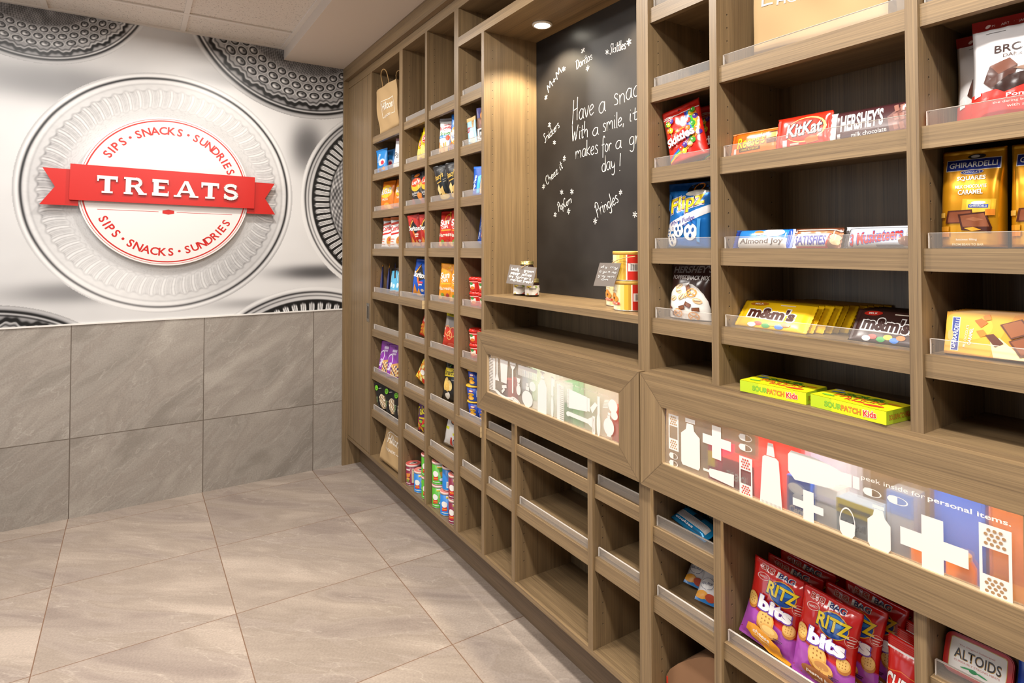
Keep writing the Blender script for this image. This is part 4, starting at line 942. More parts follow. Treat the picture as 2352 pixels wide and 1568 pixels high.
# the small bags of the far columns stand turned a little towards the room's near end
TURN, SLIM = 26, .70
_wid = {}
def pouch_l(name, W, H, D, *a, **k):
    o = pouch(name, W * SLIM, H, D * .62, *a, **k); _wid[o.data.name] = W; return o
def frame_l(o, y, z, x, yaw=0, lean=0, roll=0):
    w = _wid.get(o.data.name) if o.data else None
    if w is None: return frame(o, y, z, x, yaw, lean, roll)
    e = max(0, x - .10); w2 = w * SLIM
    return frame(o, y + w / 2 - (.020 - e) * 2.3 - .45 * w2, z, .057 + .22 * w2 + e, yaw + TURN, lean, roll * .9)
# -- column 1
mk = lambda: pouch_l('candy_pouch', .128, .140, .045, '#2a86d0', [('R', 0, 92, 100, 100, '#1f6fb5'), ('E', 55, 42, 28, 14, '#e9eef4', 20), ('T', 'TOFFEE', 30, 62, 60, 11, '#dfeaf5', 78, .02), ('E', 62, 40, 14, 9, '#c9384a', 20), ('E', 70, 14, 12, 8, '#d98e3c'), ('E', 40, 10, 12, 7, '#7a4526')], 'stand', seed=3, **SM)
bag('toffee', 'candy_pouch', 'shorter light blue candy pouch at the left end of its shelf', 'candy', -.492, 1.8165, .095, 0, 4, -9, 'light blue pouches', mk)
bag('toffee', 'candy_pouch', 'taller light blue candy pouch between a blue pouch and a white bag', 'candy', -.580, 1.8165, .150, 0, 2, -8, 'light blue pouches')
o = pouch_l('snack_bag', .19, .165, .07, '#e9e6e6', [('T', 'Paddi', 44, 46, 80, 22, '#2a2426', 12, 0, .2), ('R', 0, 92, 100, 100, '#b98a94'), ('E', 74, 22, 14, 10, '#cfcaca')], 'stand', seed=4, **SM)
frame_l(o, -.785, 1.8165, .11, 0, 3, 6); item(o, 'white snack bag with black script lettering beside the light blue pouches', 'snack bag')
mk = lambda: pouch_l('chip_bag', .195, .190, .075, '#e57a1a', [('E', 46, 62, 42, 22, '#f6c22c'), ('T', 'BUGLES', 46, 63, 72, 21, '#26408f', 6, .05), ('T', 'BUGLES', 46, 63, 70, 19, '#f4f1ec', 6, .015), ('T', 'NACHO', 44, 36, 42, 8, '#f7e3c0', 4, .02), ('E', 52, 16, 20, 9, '#f3a83c', 12), ('E', 66, 12, 13, 7, '#f7bd58')], seed=5, **SM)
bag('bugles', 'chip_bag', 'orange corn snack bag with yellow oval, in front at left of its shelf', 'snack bag', -.572, 1.5995, .090, -4, 6, 0, 'orange corn snack bags', mk)
bag('bugles', 'chip_bag', 'second orange corn snack bag, half hidden at the right of its shelf', 'snack bag', -.775, 1.5995, .13, 12, 6, 7, 'orange corn snack bags')
mk = lambda: pouch_l('snack_bag', .175, .178, .06, '#efece9', [('R', 0, 91, 100, 100, '#d9702a'), ('P', [(4, 80), (96, 92), (96, 84), (4, 72)], '#c9402c'), ('T', 'Combos', 48, 66, 84, 17, '#d0261f', 12, .03, .2), ('P', [(0, 46), (60, 52), (100, 62), (100, 57), (60, 47), (0, 40)], '#d0261f'), ('E', 72, 22, 24, 17, '#d98f35'), ('E', 66, 28, 9, 6, '#c4472b'), ('E', 80, 18, 9, 6, '#e9c46c'), ('R', 6, 28, 36, 31, '#e2907a'), ('R', 6, 20, 30, 23, '#e2907a'), ('R', 6, 11, 34, 14, '#e2907a')], seed=6, **SM)
bag('combos', 'snack_bag', 'white and red pretzel snack bag, the lower one at left of its shelf', 'snack bag', -.585, 1.3830, .095, -6, 6, 2, 'white pretzel snack bags', mk)
bag('combos', 'snack_bag', 'white and red pretzel snack bag with orange top, standing at right', 'snack bag', -.735, 1.3830, .105, 0, 3, 1, 'white pretzel snack bags')
mk = lambda: pouch_l('nut_packet', .105, .155, .03, '#f0a12c', [('R', 0, 80, 100, 100, '#1e2f66'), ('R', 60, 0, 100, 80, '#24397a'), ('T', 'NUTS', 34, 73, 56, 6, '#f2d34a', 0, .02), ('R', 8, 48, 46, 53, '#f4efe6'), ('E', 46, 42, 12, 8, '#e8e8ec'), ('E', 26, 12, 16, 8, '#d9782c')], 'stand', seed=7, backcol='#24397a', **SM)
bag('nut', 'nut_packet', 'upright navy and orange nut packet at far left under the white snack bags', 'snack bag', -.500, 1.1330, .085, -52, 3, 2, 'navy and orange packets', mk)
bag('nut', 'nut_packet', 'leaning navy and orange nut packet, next to the upright one', 'snack bag', -.600, 1.1330, .110, -50, 4, 22, 'navy and orange packets')
bag('nut', 'nut_packet', 'leaning navy and orange nut packet touching the pale blue packets', 'snack bag', -.660, 1.1330, .175, -44, 4, 19, 'navy and orange packets')
mk = lambda: pouch_l('candy_packet', .105, .140, .035, '#5bb4dc', [('R', 0, 90, 100, 100, '#26221f'), ('P', [(46, 92), (66, 92), (84, 60), (66, 58)], '#3a302c'), ('R', 0, 0, 100, 10, '#7a4a2c'), ('E', 36, 34, 16, 10, '#d5ecf4'), ('E', 70, 28, 14, 9, '#c8e5f0'), ('P', [(12, 80), (26, 84), (30, 50), (22, 48)], '#a9dcef')], 'stand', seed=8, **SM)
bag('pale', 'candy_packet', 'pale blue candy packet, left one of the two under the white snack bags', 'candy', -.685, 1.1330, .095, -16, 8, -6, 'pale blue packets', mk)
bag('pale', 'candy_packet', 'pale blue candy packet, right one of the two under the white snack bags', 'candy', -.770, 1.1330, .105, -10, 10, -4, 'pale blue packets')
mk = lambda: pouch_l('granola_bag', .150, .178, .065, '#8d3aa6', [('O', 24, 46, 22, 26, .16, '#e8dff0', -14), ('T', 'Sahale', 26, 32, 44, 14, '#f0e8f4', 76, .02, .2), ('R', 34, 76, 66, 84, '#d9c6e4'), ('R', 36, 68, 64, 74, '#d0b8de'), ('P', [(44, 40), (96, 46), (96, 4), (40, 4)], '#cf9a55')] + [('E', 48 + 7.6 * (k % 6) + 2 * (k // 6 % 2), 9 + 6.2 * (k // 6), 5, 4, ('#e9cf9b', '#b5713a', '#efd9ae', '#5b4a6e', '#d8a860')[k % 5], 30 * k) for k in range(30)] + [('E', 50, 90, 2.2, 2, '#5a2270')], 'stand', seed=9, **SM)
bag('purple', 'granola_bag', 'purple nut cluster bag, leftmost of the three purple bags', 'snack bag', -.545, .6710, .100, 0, 8, 2, 'purple nut cluster bags', mk)
bag('purple', 'granola_bag', 'purple nut cluster bag in front, middle of the three purple bags', 'snack bag', -.682, .6710, .092, 2, 8, 0, 'purple nut cluster bags')
bag('purple', 'granola_bag', 'purple nut cluster bag, rightmost and mostly hidden of the three purple bags', 'snack bag', -.800, .6710, .165, 0, 8, 0, 'purple nut cluster bags')
mk = lambda: pouch_l('nut_bag', .140, .165, .05, '#191716', [('E', 66, 32, 25, 27, '#d7c4a2', 8)] + [('E', 50 + 8 * (k % 5) + 3 * (k // 5 % 2), 10 + 6.5 * (k // 5), 5.6, 4.2, ('#ece0c8', '#a98a66', '#d9c3a0', '#8b7456')[k % 4], 40 * k) for k in range(35) if ((50 + 8 * (k % 5) - 66) / 25) ** 2 + ((10 + 6.5 * (k // 5) - 32) / 27) ** 2 < .9] + [('E', 26, 82, 15, 9, '#78c92e'), ('R', 18, 84, 34, 86, '#34581a'), ('R', 19, 79, 33, 81, '#34581a'), ('T', 'NUTS', 22, 42, 34, 9, '#9fbf86', 74, 0), ('R', 48, 78, 72, 80, '#b8b4ae')], 'stand', seed=10, **SM)
bag('blacknut', 'nut_bag', 'black nut pouch with green dot, leftmost of three on its shelf', 'snack bag', -.545, .4540, .088, -4, -4, -13, 'black nut pouches', mk)
bag('blacknut', 'nut_bag', 'black nut pouch with green dot, middle of three on its shelf', 'snack bag', -.668, .4540, .092, 0, 0, -9, 'black nut pouches')
bag('blacknut', 'nut_bag', 'black nut pouch with green dot, rightmost of three on its shelf', 'snack bag', -.795, .4540, .105, 0, 2, -4, 'black nut pouches')
# -- column 2
mk = lambda: pouch_l('chip_bag', .150, .182, .085, '#f2cf17', [('E', 54, 62, 34, 15, '#b8221c', 10), ('E', 54, 62, 31, 12.6, '#f0ece6', 10), ('E', 54, 62, 28, 11, '#c8251d', 10), ('T', "Lay's", 54, 62, 48, 14, '#f6f2ea', 10, .02, .15), ('E', 34, 28, 24, 15, '#f3de7c', 20), ('E', 60, 22, 20, 12, '#f7e698', -10), ('R', 14, 44, 54, 46, '#b9980f'), ('R', 0, 0, 18, 8, '#b54a1c')], seed=11, **SM)
bag('lays', 'chip_bag', 'yellow potato chip bag, rear one at left of its shelf', 'snack bag', -1.040, 1.8187, .140, -6, 3, 10, 'yellow potato chip bags', mk)
bag('lays', 'chip_bag', 'yellow potato chip bag, front one at right of its shelf', 'snack bag', -1.122, 1.8187, .085, -4, 5, 3, 'yellow potato chip bags')
mk = lambda: pouch_l('chip_bag', .145, .178, .075, '#2b2a2c', [('E', 50, 60, 42, 21, '#e9b02a', 6), ('E', 50, 68, 40, 14, '#d2421f', 6), ('T', "Lay's", 50, 67, 62, 15, '#f6f0e6', 8, .025, .15), ('E', 50, 90, 22, 6, '#d9782c'), ('T', 'Barbecue', 44, 34, 60, 8, '#e8e4de', 4, 0), ('R', 28, 25, 58, 27, '#c9c4bd'), ('E', 78, 20, 18, 14, '#e58a32', 30), ('E', 14, 8, 14, 12, '#96392a')], seed=12, **SM)
bag('layb', 'chip_bag', 'black barbecue chip bag, left one of two with orange oval', 'snack bag', -1.030, 1.6026, .095, -2, 3, -8, 'black barbecue chip bags', mk)
bag('layb', 'chip_bag', 'black barbecue chip bag, right one of two with orange oval', 'snack bag', -1.145, 1.6026, .088, -2, 4, -4, 'black barbecue chip bags')
dor = lambda base, seed, lo: pouch_l('chip_bag', .160, .190, .080, base, [('P', [(18, 62), (50, 88), (92, 50), (54, 40)], '#1b1716'), ('P', [(24, 64), (50, 84), (52, 80), (32, 63)], '#e9a23a'), ('P', [(40, 52), (56, 26), (62, 30), (52, 52)], '#d9742c'), ('T', 'Doritos', 52, 58, 84, 15, '#f5f2ee', -4, .035), ('R', 56, 36, 80, 41, lo), ('R', 56, 31, 76, 34, '#efe6dc'), ('P', [(8, 6), (30, 34), (44, 8)], '#d98a34'), ('P', [(34, 4), (58, 24), (66, 2)], '#e39c44'), ('E', 76, 18, 9, 4, '#c9b8a8')], seed=seed, **SM)
bag('dorr', 'chip_bag', 'red tortilla chip bag, left one of two, overhanging its shelf', 'snack bag', -1.030, 1.3870, .068, -3, -7, -8, 'red tortilla chip bags', lambda: dor('#b3261c', 13, '#e7c9b4'))
bag('dorr', 'chip_bag', 'red tortilla chip bag, right one of two, cut off by the upright', 'snack bag', -1.150, 1.3870, .080, 0, -2, -6, 'red tortilla chip bags')
bag('dorb', 'chip_bag', 'blue tortilla chip bag in front on the shelf that stands proud', 'snack bag', -1.040, 1.1385, .082, -3, 4, 4, 'blue tortilla chip bags', lambda: dor('#1458c4', 14, '#d8465a'))
bag('dorb', 'chip_bag', 'blue tortilla chip bag behind, at right of the proud shelf', 'snack bag', -1.150, 1.1385, .165, -8, 4, 6, 'blue tortilla chip bags')
o = pouch_l('snack_bag', .165, .195, .075, '#d8351f', [('R', 0, 74, 100, 100, '#c9661e'), ('O', 50, 82, 30, 10, .2, '#f2df4a'), ('E', 34, 58, 14, 7, '#f3e6d6', 40), ('T', 'Hot', 64, 56, 50, 14, '#f6efe2', 30, .03)] + [('E', 20 + 13 * (k % 6), 14 + 12 * (k // 6), 15, 3.4, ('#f0a02c', '#e8762a', '#f3c04c')[k % 3], 35 + 30 * k) for k in range(18)], seed=15, **SM)
frame_l(o, -1.105, .9230, .125, -8, 6, 17); item(o, 'orange and red hot fries bag leaning right, under the proud shelf', 'snack bag')
o = pouch_l('snack_bag', .185, .175, .075, '#f0b41f', [('R', 0, 80, 100, 100, '#e0721c')] + [('E', 12 + 13 * (k % 7) + 5 * (k // 7 % 2), 10 + 13 * (k // 7), 11, 6, ('#f6e35a', '#f29a2a', '#fdf2a0', '#e2601f')[k % 4], 35 * k) for k in range(35)] + [('E', 40, 34, 14, 8, '#f4efe6'), ('E', 60, 12, 12, 7, '#cf2c1f')], seed=16, **SM)
frame_l(o, -1.075, .6770, .115, -6, 8, 30); item(o, 'yellow and orange cheese puff bag slumped to the right, above the purple chip bag', 'snack bag')
o = pouch_l('chip_bag', .165, .185, .075, '#5a2a72', [('R', 0, 90, 100, 100, '#b7b32c'), ('T', 'Takis', 46, 66, 82, 27, '#25153a', 14, .05), ('T', 'Takis', 46, 66, 78, 24, '#f4e23a', 14, .02), ('R', 24, 42, 84, 47, '#f0d23a', 4)] + [('E', 20 + 20 * (k % 4), 12 + 11 * (k // 4), 17, 4.6, ('#e8442a', '#f2c52c', '#b82a48', '#8fc23a')[(k + k // 4) % 4], 40 + 55 * k) for k in range(12)], seed=17, **SM)
frame_l(o, -1.105, .4620, .120, -10, 2, 0); item(o, 'purple rolled tortilla snack bag with yellow lettering above the chip cans', 'snack bag')
# -- chip cans (columns 2 and 3, bottom)
def chip_can(base, panel, gs, lidcol='#e58a80'):
    r = empty('chip_can'); R1, H = .0375, .1045
    m = MB(); m.lathe([(R1 - .001, 0), (R1, .001), (R1, .0035), (R1 - .0004, .004), (R1 - .0004, H - .010)], 32, mat(base, .35), ms=[mat('#cfcac4', .3, .8)] * 3 + [mat(base, .35)])
    drum_print(m, R1 - .0004, .004, H - .010, gs); link('can', m.mesh('can'), r)
    m = MB(); L_ = mat(lidcol, .35); m.lathe([(R1 + .0008, H - .0104), (R1 + .0008, H - .001), (R1 - .001, H), (R1 - .004, H - .0004), (R1 - .0045, H - .002)], 32, L_, ms=[mat('#e6d2cb', .4), L_, L_, L_])
    m.lathe([(.021, H - .0016), (.0205, H - .0013)], 28, mat('#d9cfc6', .4), sy=.62); m.lathe([(.0155, H - .0011), (.015, H - .0009)], 24, mat('#2b2422', .5), sy=.38)
    link('lid', m.mesh('lid'), r); return r
CW = PI * .0371
def can_art(accent, chip):
    return [('E', 22, 52, 13, 15, '#f2efea'), ('P', [(12, 36), (34, 40), (34, 22), (12, 18)], '#d92d2a'), ('T', 'Pringles', 23, 29, 20, 8, '#f4d23c', 4, .02), ('P', [(40, 62), (62, 70), (58, 44), (46, 38)], chip), ('E', 51, 56, 10, 8, '#f1bd4a', 20), ('E', 52, 26, 15, 9, '#2e5fa8', 10), ('E', 52, 27, 13, 7.4, '#e9efe9', 10), ('R', 30, 84, 52, 90, '#f0dc3a'), ('R', 30, 90, 52, 96, '#f1ede6'), ('E', 66, 84, 5, 8, '#e6e2dc'), ('R', 10, 10, 40, 13, '#e9efe6'), ('R', 44, 8, 70, 9.6, accent)]
can_back = [('R', 34, 14, 70, 88, '#e6dcb0'), ('R', 36, 82, 68, 85, '#5b3a34')] + [('R', 36, 20 + 6 * k, 68, 20.8 + 6 * k, '#6a4a40') for k in range(10)] + [('R', 6, 80, 26, 88, '#e8d8d4'), ('P', [(6, 62), (28, 66), (24, 46), (8, 42)], '#e0893a'), ('E', 16, 34, 9, 8, '#d9a24c'), ('E', 14, 24, 8, 7, '#7a8c3a'), ('R', 6, 8, 28, 14, '#cdb3b4')]
can_bar = [('R', 22, 10, 56, 42, '#f2f0ec')] + [('R', 27 + 3 * k, 16, 28.4 + 3 * k, 36, '#8a8a8e') for k in range(8)] + [('R', 30, 46, 54, 52, '#e58a2c'), ('E', 42, 49, 8, 4, '#f0a84a')]
GRN, BLU, MAR = '#4fa52a', '#1d77c4', '#7d1636'
ck = {'green': lambda: chip_can(GRN, None, can_art('#2d6b1a', '#f0b23c')), 'blue': lambda: chip_can(BLU, None, can_art('#12508c', '#f2b845')), 'bluebar': lambda: chip_can(BLU, None, can_bar), 'maroon': lambda: chip_can(MAR, None, can_art('#4d0c20', '#e8973a')), 'maroonback': lambda: chip_can(MAR, None, can_back, '#d9665e')}
def can(k, label, y, z, x, yaw, group): return bag('can_' + k, 'chip_can', label, 'can', y, z, x, yaw, group=group, make=ck[k])
can('maroonback', 'maroon chip can turned to its nutrition panel, left of the blue can', -.972, BASEZ, .076, 85, 'small chip cans')
can('blue', 'blue chip can standing single beside the maroon can, below the purple chip bag', -1.0985, BASEZ, .075, 79, 'small chip cans')
can('maroon', 'maroon chip can behind the blue one, only its dark lid showing', -1.085, BASEZ, .170, 40, 'small chip cans')
can('green', 'green chip can at the bottom left of the upright, under another green can', -1.188, BASEZ, .075, 85, 'small chip cans')
can('green', 'green chip can stacked on a green can, left of the upright', -1.187, BASEZ + .1056, .075, 81, 'small chip cans')
can('green', 'lower green chip can of the stack right of the upright', -1.3045, BASEZ, .078, 75, 'small chip cans')
can('green', 'upper green chip can of the stack right of the upright', -1.3035, BASEZ + .1056, .078, 79, 'small chip cans')
can('blue', 'lower blue chip can of the stack between green and maroon cans', -1.3960, BASEZ, .076, 83, 'small chip cans')
can('bluebar', 'upper blue chip can showing its barcode, between green and maroon stacks', -1.3880, BASEZ + .1056, .090, 85, 'small chip cans')
can('maroon', 'lower maroon chip can of the stack at the bottom right', -1.4930, BASEZ, .070, 71, 'small chip cans')
can('maroon', 'upper maroon chip can of the stack at the bottom right', -1.4920, BASEZ + .1056, .070, 75, 'small chip cans')
# -- column 3
vg = lambda col: [('R', 0, 90, 100, 100, '#a8a4a4'), ('T', 'Garden', 52, 80, 44, 6, '#c9444a', 0, .01, .2), ('T', 'Veggie', 48, 69, 78, 16, '#c8252c', 4, .02, .2), ('T', 'Straws', 48, 55, 62, 11, '#4d9b45', 2, .02, .2), ('R', 0, 43, 74, 50, col), ('T', 'Sea Salt', 36, 46.5, 44, 4.6, '#eef4fa', 0, .01), ('E', 68, 42, 12, 7, '#d9542c', 20)] + [('R', 6 + 9 * k, 2, 11 + 9 * k, 26 + 7 * math.sin(k * 1.7), ('#f0b52c', '#e89a24', '#f6cf52')[k % 3], 8 - 3 * k) for k in range(10)]
bag('veg', 'chip_bag', 'white veggie straw bag with grey top and red script', 'snack bag', -1.345, 1.8187, .092, -4, 6, 0, None, lambda: pouch_l('chip_bag', .155, .180, .075, '#ece9e6', vg('#3d8fd0'), seed=18, **SM))
o = pouch_l('chip_bag', .155, .185, .075, '#1b6fc8', [('E', 44, 40, 34, 26, '#f0a53a'), ('E', 44, 40, 29, 21, '#efeae2'), ('T', 'Ranch', 46, 42, 46, 12, '#2a5aa8', 40, .02), ('E', 70, 66, 20, 12, '#e86a3a'), ('E', 74, 72, 16, 8, '#d2458a')] + [('R', 10 + 10 * k, 0, 15 + 10 * k, 22, ('#f0b52c', '#e87a24')[k % 2], -6) for k in range(8)], seed=19, **SM)
frame_l(o, -1.452, 1.8187, .100, 2, 6, 4); item(o, 'bright blue veggie chip bag at right behind the white veggie straw bag', 'snack bag')
mk = lambda: pouch_l('chip_bag', .145, .185, .070, '#1c1a1a', [('T', "Stacy's", 42, 66, 66, 19, '#d9b04a', 14, .02, .2), ('R', 22, 50, 58, 53, '#c9a044', 12), ('R', 68, 56, 88, 58, '#8c857a', 8), ('R', 68, 50, 86, 52, '#8c857a', 8), ('P', [(14, 34), (36, 46), (44, 24), (22, 16)], '#e6c987'), ('P', [(34, 30), (60, 40), (62, 18), (40, 12)], '#d9b56c'), ('E', 50, 10, 34, 8, '#e2b43c'), ('E', 50, 9, 26, 5, '#f0d580')], seed=20, **SM)
bag('sta', 'chip_bag', 'black pita chip bag with gold script, left one leaning out', 'snack bag', -1.345, 1.6026, .070, -4, -5, -9, 'black pita chip bags', mk)
bag('sta', 'chip_bag', 'black pita chip bag with gold script, right one', 'snack bag', -1.462, 1.6026, .078, 0, -3, -7, 'black pita chip bags')
sun = lambda base, seed, mid: pouch_l('chip_bag', .160, .172, .080, base, [('O', 58, 78, 17, 13, .3, '#f2a52c')] + [('R', 57, 88, 60, 97, '#f4c03c', a) for a in (-40, -10, 20)] + [('T', 'Sun', 42, 68, 56, 18, '#f6efe4', 10, .03), ('T', 'CHIPS', 46, 54, 40, 8, '#f6efe4', 8, .02), ('R', 26, 44, 84, 48, mid, 4), ('T', 'Harvest', 48, 34, 72, 10, '#f3e3cf', 4, .02)] + [('E', 18 + 15 * k, 10 + 5 * (k % 2), 10, 6, ('#e9b45a', '#7c9a3a', '#d88a3a', '#b8443c')[k % 4], 25 * k) for k in range(6)], seed=seed, **SM)
bag('sunr', 'chip_bag', 'red whole grain chip bag, front left one with sun emblem', 'snack bag', -1.352, 1.3870, .088, -3, 5, 1, 'red whole grain chip bags', lambda: sun('#c5281d', 21, '#e8902c'))
bag('sunr', 'chip_bag', 'red whole grain chip bag, right one cut off by the upright', 'snack bag', -1.470, 1.3870, .082, -3, 4, 0, 'red whole grain chip bags')
bag('suno', 'chip_bag', 'orange whole grain chip bag, front left one below the red ones', 'snack bag', -1.355, 1.1410, .088, -3, 3, 3, 'orange whole grain chip bags', lambda: sun('#e8951c', 22, '#f2b82c'))
bag('suno', 'chip_bag', 'orange whole grain chip bag, right one cut off by the upright', 'snack bag', -1.470, 1.1410, .090, -5, 5, 1, 'orange whole grain chip bags')
o = pouch_l('snack_bag', .165, .185, .085, '#c33522', [('R', 0, 86, 100, 100, '#e8d22c'), ('T', 'Rold Gold', 50, 92, 60, 7, '#2d2a22', 0, .02), ('R', 0, 58, 100, 86, '#8d8681'), ('P', [(8, 84), (26, 84), (40, 60), (20, 60)], '#a9a39d'), ('P', [(56, 84), (66, 84), (88, 60), (76, 60)], '#6c6560'), ('O', 36, 48, 19, 15, .18, '#e8a266', 20), ('O', 66, 46, 19, 15, .18, '#e39a5c', -20), ('O', 51, 36, 17, 12, .2, '#e8a266'), ('T', 'TINY', 14, 52, 22, 6, '#f2ded2', 0, .01), ('R', 8, 30, 24, 32, '#eec3b4'), ('E', 60, 10, 24, 7, '#d8604a', 10)], seed=23, **SM)
frame_l(o, -1.385, .9230, .105, -3, 5, 7); item(o, 'pretzel bag with yellow header, clear band and red lower half', 'snack bag')
o = pouch_l('popcorn_bag', .165, .185, .085, '#1d1b1a', [('R', 12, 62, 92, 82, '#ecd12a', 4), ('T', 'Smartfood', 52, 72, 72, 13, '#221f1a', 6, .02, .2), ('E', 30, 42, 13, 17, '#e9c468', -10), ('E', 52, 40, 15, 13, '#f0d58c', 20), ('E', 42, 36, 12, 12, '#dfb45a'), ('E', 38, 12, 11, 8, '#efe6d6'), ('E', 48, 16, 8, 7, '#f6efe2'), ('E', 78, 92, 8, 4, '#efe6d6'), ('R', 60, 54, 84, 56, '#9a948a'), ('P', [(34, 84), (40, 84), (46, 98), (42, 98)], '#3f7a34')], seed=24, **SM)
frame_l(o, -1.395, .6770, .120, -6, 6, 5); item(o, 'black popcorn bag with yellow label above the white puff bag', 'snack bag')
o = pouch_l('snack_bag', .175, .165, .085, '#ecebe8', [('E', 52, 82, 20, 14, '#2d2a2a', 30), ('E', 52, 82, 17, 11, '#d98a4a', 30), ('E', 46, 88, 14, 7, '#c03a2c', 30), ('O', 70, 70, 12, 10, .2, '#3a3a4a'), ('R', 6, 50, 36, 57, '#e2e23c', 8), ('R', 60, 40, 90, 47, '#e2e23c', 8), ('P', [(40, 6), (52, 32), (58, 32), (56, 6)], '#d8453c'), ('O', 74, 18, 12, 12, .25, '#2c3560'), ('R', 64, 4, 88, 8, '#cf5a50')], seed=25, **SM)
frame_l(o, -1.410, .4620, .125, -8, 6, 10); item(o, 'white cheese puff bag with coloured drawings above the chip cans', 'snack bag')
# -- column 4
o = pouch_l('snack_bar', .075, .125, .022, '#a9d5ea', [('R', 0, 86, 100, 100, '#cdb07a'), ('T', 'PROTEIN', 22, 55, 46, 14, '#cf3a3a', 86, .03), ('P', [(56, 86), (86, 86), (80, 60), (66, 58)], '#b08a54'), ('E', 52, 34, 26, 14, '#e6f1f5'), ('E', 56, 14, 30, 10, '#dcd6c6'), ('R', 38, 60, 60, 62, '#d85a4c')], seed=26, **SM)
frame_l(o, -1.610, 1.8187, .085, -6, 6, -12); item(o, 'light blue snack bar standing upright, with tan top', 'snack bar')
o = pouch_l('snack_bar', .075, .150, .024, '#6a3d22', [('R', 0, 70, 40, 100, '#3a3a72'), ('E', 66, 76, 26, 12, '#d98a34', 20), ('E', 60, 58, 22, 9, '#8a5230'), ('R', 0, 0, 100, 40, '#e6e0dc'), ('R', 30, 14, 56, 36, '#1f1c1c'), ('R', 36, 20, 50, 30, '#d8d4d0')], seed=27, **SM)
frame_l(o, -1.692, 1.8187, .085, -4, 4, -5); item(o, 'brown and white snack bar standing beside the light blue bar', 'snack bar')
pt = lambda: carton('pastry_box', .135, .118, .055, '#1655b5', [('T', 'Pop-Tarts', 22, 46, 70, 17, '#eef2f8', 82, .04), ('P', [(40, 20), (56, 24), (58, 80), (42, 76)], '#4ec0e8'), ('P', [(58, 12), (84, 18), (86, 74), (62, 80)], '#d8c4a8'), ('R', 66, 30, 80, 62, '#f1e6d6'), ('E', 50, 52, 7, 12, '#d6f0fa')], side=[('R', 10, 10, 90, 40, '#1c64cc')])
o = pouch_l('pastry_packet', .130, .125, .05, '#1655b5', [('R', 0, 92, 100, 100, '#1d6ad6'), ('T', 'Pop-Tarts', 22, 44, 70, 17, '#eef2f8', 82, .04), ('P', [(38, 8), (58, 10), (60, 70), (42, 66)], '#4ec0e8'), ('P', [(60, 6), (88, 10), (90, 84), (64, 86)], '#d8b890'), ('R', 70, 24, 82, 64, '#f1e6d6')], 'stand', seed=28, **SM)
frame_l(o, -1.672, 1.6026, .105, -8, 2, 2); item(o, 'bright blue toaster pastry packet with pinched top corners', 'pastry packet')
o = carton('pastry_box', .125, .122, .05, '#1a4fae', [('T', 'Pop-Tarts', 18, 46, 66, 15, '#eef2f8', 84, .04), ('R', 34, 22, 52, 78, '#d23a34'), ('P', [(52, 12), (82, 16), (84, 84), (56, 86)], '#e9d6bc'), ('R', 58, 30, 76, 66, '#f3e6d2'), ('R', 60, 86, 84, 92, '#e8eef6'), ('R', 36, 26, 50, 32, '#f0d0c8')], side=[('R', 8, 8, 92, 92, '#2c50a8')])
frame_l(o, -1.655, 1.3870, .100, -14, 5, 11); item(o, 'blue toaster pastry box with red block, tilted to the right', 'pastry box')
def tub():
    r = empty('pasta_tub'); R1 = .0385; RD_ = mat('#cf2418', .3)
    m = MB(); m.lathe([(R1 * .86, 0), (R1 * .89, .003), (R1 * .97, .040), (R1 * .97, .047)], 28, RD_)
    drum_print(m, R1 * .905, .005, .042, [('P', [(4, 70), (30, 76), (30, 20), (8, 26)], '#f2ead8'), ('E', 14, 76, 9, 16, '#3d8a3c'), ('E', 20, 28, 10, 18, '#d9782c'), ('R', 52, 14, 66, 84, '#efe8dc')] + [('R', 54, 20 + 10 * k, 64, 25 + 10 * k, '#4a3a38') for k in range(6)] + [('R', 70, 16, 84, 70, '#e8c23a'), ('R', 0, 94, 100, 99, '#efe6dc')], r1=R1 * .975)
    link('tub', m.mesh('tub'), r)
    m = MB(); m.lathe([(R1 * .97, .0472), (R1 * 1.03, .0472), (R1 * 1.05, .0500), (R1 * 1.05, .0530), (R1 * .98, .0570), (R1 * .90, .0605), (R1 * .86, .0600)], 28, mat('#d5281b', .28))
    for k in range(9): m.box(R1 * .95 * math.sin(k * .7) - .0016, R1 * .95 * math.sin(k * .7) + .0016, -R1 * .95 * math.cos(k * .7) - .0016, -R1 * .95 * math.cos(k * .7) + .0016, .0575, .0598, mat('#e9c9b8', .4))
    link('lid', m.mesh('lid'), r); return r
for z, w in ((1.1430, 'above the niche shelf level'), (.9250, 'beside the print drawer')):
    for k, (x, y, where) in enumerate(((.102, -1.6305, 'left'), (.098, -1.7140, 'right'))):
        for q in (0, 1):
            bag('tub', 'pasta_tub', f'red pasta tub, {("lower", "upper")[q]} one of the {where} stack, {w}', 'tub', y - .001 * q, z + .0612 * q, x - .003 * q, 78 + 8 * k - 5 * q, group='red pasta tubs', make=tub)
